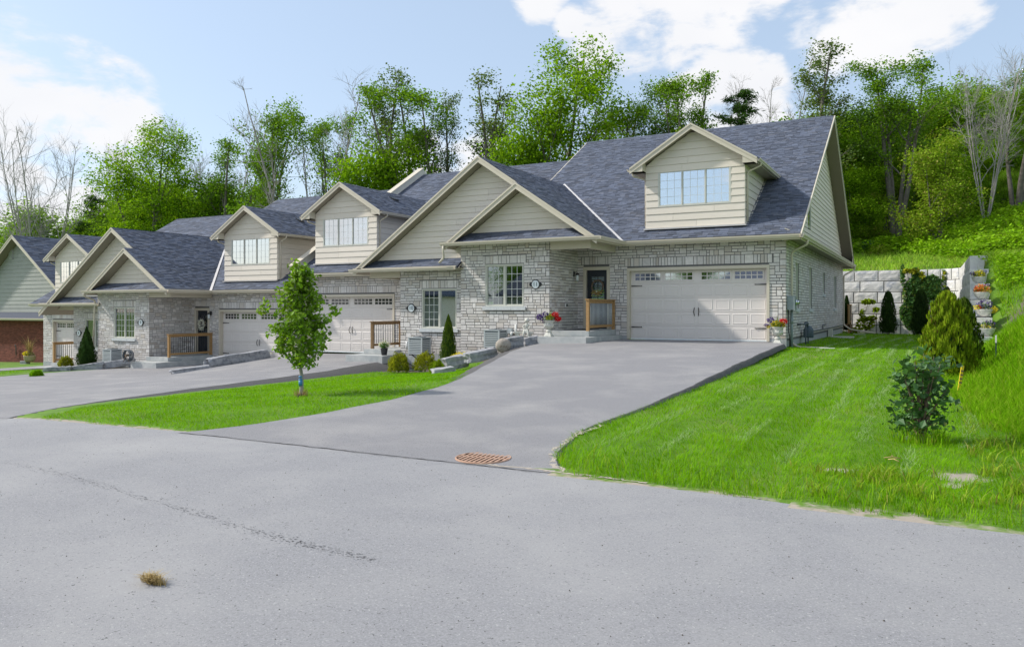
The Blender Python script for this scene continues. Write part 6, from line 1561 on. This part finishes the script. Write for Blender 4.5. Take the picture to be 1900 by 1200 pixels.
urn('pale stone urn of yellow and red flowers right of the rightmost garage door', (-4.28, 26.15, .47),
    [('purple_flowers', 'petal_purple', -.22, .22, .13, 150), ('purple_flowers', 'petal_purple', -.36, .05, .09, 90), ('yellow_flowers', 'petal_yellow', -.06, .09, .17, 420), ('yellow_flowers', 'petal_yellow', .12, .06, .16, 200), ('red_flowers', 'petal_red', .18, .18, .14, 360), ('red_flowers', 'petal_red', .14, .05, .10, 160), ('yellow_flowers', 'petal_yellow', -.30, .0, .07, 60)])
LW = ['highest of the four', 'second highest of the four', 'third highest of the four', 'lowest of the four']
for k, (z, y) in enumerate(((2.57, 34.1), (1.96, 32.5), (1.35, 30.9), (.74, 29.55))):
    mix = [[('yellow_flowers', 'petal_yellow', 0, .06, .25, 340), ('purple_flowers', 'petal_purple', -.22, .12, .12, 70), ('purple_flowers', 'petal_purple', .2, .18, .10, 60)],
           [('orange_flowers', 'petal_orange', 0, .09, .27, 420), ('yellow_flowers', 'petal_yellow', .1, .06, .25, 260), ('purple_flowers', 'petal_purple', .18, .22, .12, 80), ('red_flowers', 'petal_red', -.1, .12, .18, 80)],
           [('purple_flowers', 'petal_purple', 0, .14, .26, 260), ('yellow_flowers', 'petal_yellow', .3, -.03, .17, 160), ('yellow_flowers', 'petal_yellow', -.25, .05, .12, 80), ('red_flowers', 'petal_red', -.15, .05, .12, 50)],
           [('yellow_flowers', 'petal_yellow', 0, -.02, .24, 200), ('purple_flowers', 'petal_purple', .1, .12, .18, 160)]][k]
    r = local('wall_planter', LW[k]+' flower planters on the stepped wall end, with '+['yellow', 'orange', 'purple', 'yellow and purple'][k]+' blooms', 'planter', (1.68, y, z), 'flower planters on the stepped end of the retaining wall')
    b = MB(); b.lathe([(.11, 0), (.13, .02), (.20, .10), (.235, .20), (.25, .225), (.25, .24), (.225, .24), (.21, .17)], n=20, flute=.012, nf=10); put(b, 'pot', 'cast_stone', r)
    flowers(r, .25, mix, 14, .32, 420, .045)
# pots
r = local('flower_pot', 'black pot of white flowers on the second house step', 'flower pot', (-18.2, 23.75, -.152)); b = MB(); b.lathe([(.10, 0), (.14, .24), (.15, .25), (.15, .27), (.13, .27)], n=16); put(b, 'pot', 'pot_black', r)
flowers(r, .30, [('white_flowers', 'petal_white', -.1, .10, .14, 180), ('white_flowers', 'petal_white', .12, .12, .12, 120)], 24, .24, 500)
q = at_y(55, 28.9, 671); r = local('flower_pot', 'tan pot of ornamental grass and yellow flowers by the red brick wall', 'flower pot', q); b = MB(); b.lathe([(.22, 0), (.32, .15), (.34, .34), (.36, .38), (.32, .38)], n=16); put(b, 'pot', 'terracotta', r)
flowers(r, .42, [('yellow_flowers', 'petal_yellow', -.2, .08, .22, 300)], 0, .4, 500, .06); n = 60; a = RNG.random(n)*6.28; o = blades('grass_plumes', np.cos(a)*.05, np.sin(a)*.05, np.full(n, .4), .9, .03, 'dry_straw', .5); o.parent = r; del o['kind']
garden_stone('small white stones at the foot of the tan pot', (36, 675, 28.6), (48, 674, 28.7), .2, .3, 21, name='garden_stone')
# garden statue: child seated on a bench
def statue():
    p = at_y(975, 23.55, 629); r = local('garden_statue', 'small white statue of a child seated on a bench, beside the porch step', 'statue', p, rotz=R(20))
    b = MB(); b.box(-.36, .26, -.10, .10, .20, .25); 
    for x in (-.26, .16): b.box(x-.05, x+.05, -.08, .08, .0, .20); b.box(x-.07, x+.07, -.09, .09, .0, .03)
    b.box(-.38, .34, -.12, .16, -.05, .0); put(b, 'bench', 'cast_stone', r)
    J = [((.02, 0, .29), .075), ((.03, -.01, .38), .062), ((.05, -.02, .47), .068), ((.055, -.03, .53), .028), ((.06, -.045, .60), .066), ((.06, -.05, .66), .05),
         ((-.05, -.03, .48), .028), ((-.08, -.08, .40), .022), ((-.01, -.13, .36), .018), ((.15, -.03, .48), .028), ((.17, -.08, .40), .022), ((.10, -.13, .36), .018),
         ((-.03, -.12, .29), .045), ((-.05, -.17, .18), .034), ((-.05, -.16, .04), .022), ((-.05, -.22, .02), .018),
         ((.08, -.12, .29), .045), ((.11, -.18, .18), .034), ((.13, -.17, .04), .022), ((.13, -.23, .02), .018)]
    E_ = [(0, 1), (1, 2), (2, 3), (3, 4), (4, 5), (2, 6), (6, 7), (7, 8), (2, 9), (9, 10), (10, 11), (0, 12), (12, 13), (13, 14), (14, 15), (0, 16), (16, 17), (17, 18), (18, 19)]
    me = bpy.data.meshes.new('figure'); me.from_pydata([j[0] for j in J], E_, []); o = bpy.data.objects.new('figure', me); COL.objects.link(o); o.parent = r
    sk = o.modifiers.new('s', 'SKIN'); lay = me.skin_vertices[0] if len(me.skin_vertices) else None
    if lay is None: bm = bmesh.new(); bm.from_mesh(me); bm.verts.layers.skin.verify(); bm.to_mesh(me); bm.free(); lay = me.skin_vertices[0]
    for v, (c, rad) in zip(lay.data, J): v.radius = (rad, rad)
    lay.data[0].use_root = True; su = o.modifiers.new('u', 'SUBSURF'); su.levels = 2; su.render_levels = 2; me.materials.append(MATS['cast_stone'])
    b = MB(); b.lathe([(.02, .58), (.085, .60), (.082, .66), (.05, .705), (.01, .715)], .06, -.035, 14); b.lathe([(.12, .20), (.105, .27), (.08, .33)], .03, -.06, 14); put(b, 'hair_and_skirt', 'cast_stone', r)
statue()
# electricity meter, cable, conduit and gas meter on the side wall
r = thing('electricity_meter', 'grey electricity meter box with glass dial at the front corner of the side wall', 'meter', (-4.0, 27, .3), world=True)
b = MB(); b.box(-4.08, -3.84, 26.74, 27.12, 1.57, 2.0); b.box(-4.08, -3.86, 26.76, 27.10, 2.0, 2.03); b.build('meter_box', 'meter_grey', r)
b = MB(); b.tube([(-3.84, 26.93, 1.82), (-3.79, 26.93, 1.82)], .09, 16); b.tube([(-3.79, 26.93, 1.82), (-3.72, 26.93, 1.82)], .075, 16, .06); b.build('dial', 'pane_dormer', r)
b = MB(); b.tube([(-3.97, 26.98, 1.57), (-3.97, 26.98, .1)], .045, 10); b.tube([(-3.97, 26.98, 1.30), (-3.97, 26.98, 1.12)], .055, 10); b.build('conduit', 'meter_grey', r)
b = MB(); b.tube([(-4.04, 26.78, 1.57), (-4.04, 26.76, .9), (-4.0, 26.76, .7), (-4.01, 26.82, .1)], .016, 6); b.build('cable', 'black_iron', r)
b = MB(); b.tube([(-4.06, 26.82, 1.57), (-4.05, 26.80, 1.0), (-4.06, 26.85, .9), (-4.0, 26.9, .55), (-4.0, 26.9, .1)], .012, 6); b.build('cable', 'black_iron', r)
r = thing('gas_meter', 'blue-grey gas meter with black pipes low on the side wall', 'meter', (-3.85, 30, .3), world=True)
b = MB(); b.box(-4.0, -3.72, 29.9, 30.25, .58, .86); b.lathe([(.17, .56), (.18, .60), (.18, .84), (.12, .95), (.05, 1.0)], -3.84, 30.05, 16); b.build('meter_body', 'gas_blue', r)
b = MB(); b.tube([(-4.1, 29.1, 1.06), (-3.86, 29.1, 1.06), (-3.86, 29.7, 1.08), (-3.86, 29.95, 1.06), (-3.86, 29.95, .9)], .028, 8); b.tube([(-3.86, 29.45, 1.08), (-3.86, 29.45, .15)], .025, 8); b.tube([(-3.86, 30.1, .6), (-3.86, 30.1, .2)], .022, 8); b.lathe([(.01, 1.0), (.085, 1.03), (.085, 1.10), (.03, 1.15)], -3.86, 29.62, 12); b.build('pipe', 'ac_dark', r)
b = MB(); b.tube([(-3.86, 30.15, .95), (-3.90, 30.6, .74), (-4.04, 30.9, .72), (-4.04, 45.4, .74)], .022, 6); b.tube([(-4.04, 36.2, .74), (-4.04, 36.2, .9), (-4.04, 37.4, .9)], .02, 6); b.build('gas_line', 'ac_dark', r)
def at_cord(px, Y, py): return at_y(px, Y, py)
# strips under the downspouts, window well
for lb, (x0, x1, y) in (('white plastic strip at the mouth of the front corner downspout', (1521, 1549, 649)), ('white plastic strip at the mouth of the rear downspout', (1583, 1606, 622))):
    a = gp(x0, y); c = gp(x1, y+.6); b = MB(); b.bar(a+V3((0, 0, .06)), c+V3((0, 0, .06)), .09, .02); o = b.build('drain_strip', 'white_plastic'); tag(o, lb, 'drain strip')
b = MB(); b.box(-4.08, -3.0, 38.6, 39.1, .2, .34); b.box(-4.08, -3.9, 38.5, 38.9, .3, .66); o = b.build('window_well', 'white_frame'); tag(o, 'low white window well cover against the foundation of the side wall', 'window well')
# wreaths
def wreath(label, c, rad, bloom):
    r = local('door_wreath', label, 'wreath', c)
    b = MB(); rs = random.Random(3)
    for k in range(11):
        ph = rs.random()*6; rr = rad*rs.uniform(.9, 1.1); b.tube([(rr*math.cos(t)+rs.uniform(-.012, .012), rs.uniform(-.03, .03), rr*math.sin(t)*1.05) for t in np.linspace(ph, ph+5.6, 22)], .011, 5)
    put(b, 'ring', 'twig', r)
    n = 150; P = np.stack([RNG.normal(0, rad*.45, n), -.05-RNG.random(n)*.05, -rad+RNG.normal(0, .04, n)], 1)
    if bloom == 'dry': leaves('dried_leaves', P, .10, 'dry_straw', 0, None, aspect=.25).parent = r; b = MB(); b.lathe([(.01, -rad-.0), (.035, -rad+.03), (.01, -rad+.06)], 0, -.1, 8); put(b, 'ornament', 'petal_white', r)
    else:
        a = RNG.random(260)*6.28; P = np.stack([rad*np.cos(a)+RNG.normal(0, .05, 260), -.04-RNG.random(260)*.05, rad*1.2*np.sin(a)+RNG.normal(0, .06, 260)], 1); leaves('blossoms', P, .06, 'petal_white', 0, None, aspect=.8).parent = r
    return r
wreath('round twig wreath with dried bow on the black door of the right end house', (-10.72, 26.70, 2.42), .22, 'dry')
wreath('wreath of pale blossoms on the black door of the third house', (-31.6, 26.68, .85), .17, 'white')
r = thing('wall_outlet', 'small weatherproof outlet on the porch side wall of the right end house', 'outlet', (-11.45, 25.5, 1.75), world=True); b = MB(); b.box(-11.47, -11.43, 25.45, 25.57, 1.66, 1.80); b.build('cover', 'white_plastic', r); b = MB(); b.box(-11.43, -11.40, 25.49, 25.56, 1.69, 1.78); b.build('socket', 'black_iron', r)
# pvc vents by the statue, hose reel, timber
r = thing('vent_pipe', 'white plastic vent pipe elbow on the wall beside the statue', 'pipe', (-12.7, 24.2, .8), world=True); a = at_y(957, 24.05, 624); c = at_y(957, 24.05, 602)
b = MB(); b.tube([(a.x, 24.25, a.z), (a.x, 24.05, a.z), (c.x, 24.05, c.z)], .04, 10); b.build('pipe', 'white_plastic', r); a = at_y(951, 24.05, 617); b = MB(); b.tube([(a.x, 24.25, a.z), (a.x, 23.98, a.z), (a.x-.02, 23.95, a.z-.16)], .04, 10); b.build('elbow', 'white_plastic', r)
a = at_y(946, 24.1, 614); b = MB(); b.box(a.x-.11, a.x+.06, 24.1, 24.22, a.z-.09, a.z+.09); o = b.build('junction_box', 'ac_metal'); tag(o, 'small grey junction box between the air conditioner and the white vent pipes', 'junction box')
a = at_y(755, 24.3, 640); r = thing('vent_pipe', 'short white vent pipe left of the second house air conditioner', 'pipe', a, world=True); b = MB(); b.tube([(a.x, 24.45, a.z-.14), (a.x, 24.3, a.z-.14), (a.x, 24.3, a.z+.14)], .045, 10); b.build('pipe', 'white_plastic', r)
a = at_y(238, 23.2, 672); r = local('hose_reel', 'coil of garden hose beside the leftmost air conditioner', 'hose reel', a+V3((0, 0, .32)))
b = MB()
for k in range(4):
    b.tube([( (.24+.02*k)*math.cos(t), -.1+.05*k, (.24+.02*(k % 2))*math.sin(t)) for t in np.linspace(0, 6.28, 26)], .022, 6)
put(b, 'hose', 'ac_dark', r); b = MB(); b.tube([(0, -.15, 0), (0, .12, 0)], .05, 8); b.tube([(-.2, -.1, -.3), (0, -.12, 0), (.2, -.1, -.3)], .016, 5); put(b, 'stand', 'twig', r)
a = at_y(408, 26.35, 662); c = at_y(505, 26.5, 655); b = MB(); b.bar(a, c, .09, .09); o = b.build('timber', 'trim'); tag(o, 'long pale timber lying at the foot of the third garage door', 'timber')
b = MB(); p = at_y(771, 22.3, 688); b.tube([p+V3((0, 0, .05)), p+V3((.05, .4, .35)), p+V3((.12, 1.0, .62))], .022, 6); o = b.build('drain_hose', 'black_iron'); tag(o, 'thin black drain hose hanging from the second house air conditioner', 'hose')
b = MB(); p = gp(765, 690); b.tube([p+V3((-.5, .1, .06)), p+V3((-.2, -.1, .05)), p+V3((.1, .15, .06)), p+V3((.4, 0, .05))], .03, 6); o = b.build('garden_hose', 'hose_green'); tag(o, 'dark green hose lying in the bed between the two golden shrubs', 'hose')
# storm drain grate: ring and slanted bars
def grate():
    p = gp(897, 850, lambda X, Y: drive1_h(X, Y)); p.z += .006; r = local('storm_drain', 'round rusty storm drain grate in the driveway near the road', 'drain cover', p, rotz=R(7)); RR = .30
    b = MB(); b.lathe([(.001, -.0005), (RR, -.0005)], n=32); put(b, 'pit', 'pit_shade', r)  # flat disc; the darkness of the shaft below is put into its colour
    b = MB(); b.lathe([(RR-.014, .001), (RR-.014, .004), (RR, .004), (RR+.004, -.01)], n=32, cap=False); put(b, 'rim', 'rust', r)
    x = -RR+.04
    while x < RR-.03:
        hgt = math.sqrt(max(0, (RR-.024)**2-x*x))
        for sg, y0, y1 in ((1, .012, hgt), (-1, -hgt, -.012)):
            if abs(y1-y0) > .03: b = MB(); b.box(x-.015, x+.015, y0, y1, .0, .0025); put(b, 'bar', 'rust', r)
        x += .052
    b = MB(); b.box(-RR+.03, RR-.03, -.012, .012, .0, .0022); put(b, 'cross_bar', 'rust', r)
grate()
# clump of dry grass on the road, pebbles, twigs
p = gp(281, 1080, rh); r = local('dry_grass_clump', 'small clump of dry yellow grass lying on the road in the foreground', 'debris', p)
n = 420; X = RNG.normal(0, .028, n)+.0; Y = RNG.normal(0, .014, n); o = blades('straw', X, Y, np.abs(RNG.normal(0, .006, n))+.018, .022, .004, 'dry_straw', 3.0); o.parent = r; del o['kind']
n = 120; X = RNG.normal(.05, .03, n); Y = RNG.normal(.004, .012, n); o = blades('straw', X, Y, np.full(n, .015), .014, .004, 'dry_straw', 3.5); o.parent = r; del o['kind']
n = 900; X = -14+18*RNG.random(n); Y = 2.2+4.6*RNG.random(n); sz = .0025+.0045*RNG.random(n)**3
V = []; F = []
for i in range(n):
    k = len(V); a = RNG.random()*6; z = float(road_h(X[i])); s0 = sz[i]
    for t in range(3): V.append((X[i]+s0*math.cos(a+t*2.1), Y[i]+s0*math.sin(a+t*2.1), z-.003))
    V.append((X[i], Y[i], z+s0*.7)); F += [(k, k+1, k+3), (k+1, k+2, k+3), (k+2, k, k+3)]
o = raw('gravel', V, F, 'soil'); o['kind'] = 'stuff'
# flat rocks at the foot of the stepped wall, utility box on the hill, rear deck
def rock_at(label, px, py, Y, w, h, m='wall_block', seed=0):
    p = at_y(px, Y, py); me = rock_mesh(seed+40); me.materials.append(MATS[m]); o = bpy.data.objects.new('rock', me); COL.objects.link(o); o.location = p+V3((0, 0, h*.3)); o.scale = (w, w*.8, h); o.rotation_euler = (0, 0, seed); tag(o, label, 'rock')
rock_at('flat pale rock in the grass below the lowest planter', 1822, 641, 28.3, .45, .14, seed=1)
rock_at('white dome-shaped rock left of the third planter on the wall end', 1803, 592, 30.8, .26, .2, seed=2)
q = gp(1873, 378); b = MB(); b.box(-.28, .28, -.2, .2, -.1, .34); b.slab([(-.32, -.24, .40), (.32, -.24, .40), (.32, .24, .44), (-.32, .24, .44)], .06); r = local('utility_box', 'small white utility box high on the slope at the right edge', 'utility box', q); put(b, 'box', 'white_plastic', r)
r = thing('wooden_deck', 'small wooden rear deck with dark railing panel behind the side wall', 'deck', (-4.2, 47, .3), world=True)
b = MB(); b.box(-6.2, -3.75, 46.2, 47.4, .66, .76); b.box(-3.85, -3.75, 46.2, 47.4, .5, .66); b.build('platform', 'brown_wood', r)
for x, y in ((-3.83, 46.25), (-3.83, 47.3)): b = MB(); b.box(x-.05, x+.05, y-.05, y+.05, -.1, 1.82); b.build('post', 'cedar_wood', r)
b = MB(); b.box(-3.9, -3.76, 46.2, 47.4, 1.80, 1.86); b.box(-3.86, -3.80, 46.3, 47.25, .86, .94); b.build('rail', 'cedar_wood', r)
b = MB(); b.box(-3.845, -3.815, 46.3, 47.25, .94, 1.80); b.build('dark_panel', 'black_iron', r)
b = MB()
for k in range(3): b.box(-3.75+.0, -3.2+.0, 46.5+.25*k*0, 47.2, .16+.16*k*0, .2)
b.box(-3.75, -3.45, 46.5, 47.2, .38, .42); b.build('step', 'brown_wood', r)
# twigs lying on the right lawn
for lb, px, py, ln, a in (('thin dry twig lying on the rough grass left of the bare patch', 1640, 858, .16, .2), ('short forked twig lying on the lawn in front of the dark-leaved bush', 1648, 862, .12, -.6)):
    p = gp(px, py)+V3((0, 0, .05)); b = MB(); b.tube([p, p+V3((ln*.5*math.cos(a), ln*.5*math.sin(a), .015)), p+V3((ln*math.cos(a), ln*math.sin(a), 0))], .005, 5); b.tube([p+V3((ln*.5*math.cos(a), ln*.5*math.sin(a), .015)), p+V3((ln*.7*math.cos(a+.7), ln*.7*math.sin(a+.7), .02))], .003, 4); o = b.build('twig', 'dry_straw'); tag(o, lb, 'twig')

# ------------------------------------------------------------------ the other side of the street (invented, unseen; added only for the window reflections)
def across(x, w, y, h, lab):
    r = thing('house', lab, 'house', (x, y, 0), world=True)
    b = MB(); b.box(x-w/2, x+w/2, y-10, y, -1.5, 3.2); b.build('wall', 'siding', r)
    b = MB(); b.slab([(x-w/2-.5, y+.6, 3.1), (x+w/2+.5, y+.6, 3.1), (x+w/2-2, y-5, h), (x-w/2+2, y-5, h)], .2); b.slab([(x-w/2-.5, y-10.6, 3.1), (x+w/2+.5, y-10.6, 3.1), (x+w/2-2, y-5, h), (x-w/2+2, y-5, h)], .2)
    b.slab([(x-w/2-.5, y+.6, 3.1), (x-w/2-.5, y-10.6, 3.1), (x-w/2+2, y-5, h)], .2); b.slab([(x+w/2+.5, y+.6, 3.1), (x+w/2+.5, y-10.6, 3.1), (x+w/2-2, y-5, h)], .2); b.build('roof', 'shingle', r)
    b = MB(); b.box(x-w*.35, x-w*.05, y, y+.05, -.3, 2.3); b.build('garage_door', 'door_paint', r)
    b = MB(); b.box(x+w*.1, x+w*.3, y, y+.05, .9, 2.3); b.build('window', 'black_door', r)
across(-33, 14, -24, 7.2, 'invented hip-roofed house across the street, nearer the left end, added for window reflections'); across(-13, 13, -26, 7.0, 'invented hip-roofed house straight across the street, added for window reflections'); across(-52, 13, -20, 6.8, 'invented hip-roofed house across the street at its far left end, added for window reflections')
for x, y, hh, k in ((-23, -34, 9, 'bushg'), (-3, -36, 10, 'maple2'), (-42, -34, 9, 'bush'), (8, -30, 8, 'bush'), (-62, -30, 9, 'bushg')): plant_tree(k, 'leafy_tree', 'invented leafy tree behind the houses across the street, added for window reflections', x, y, hh, group='invented trees across the street', z=-1)
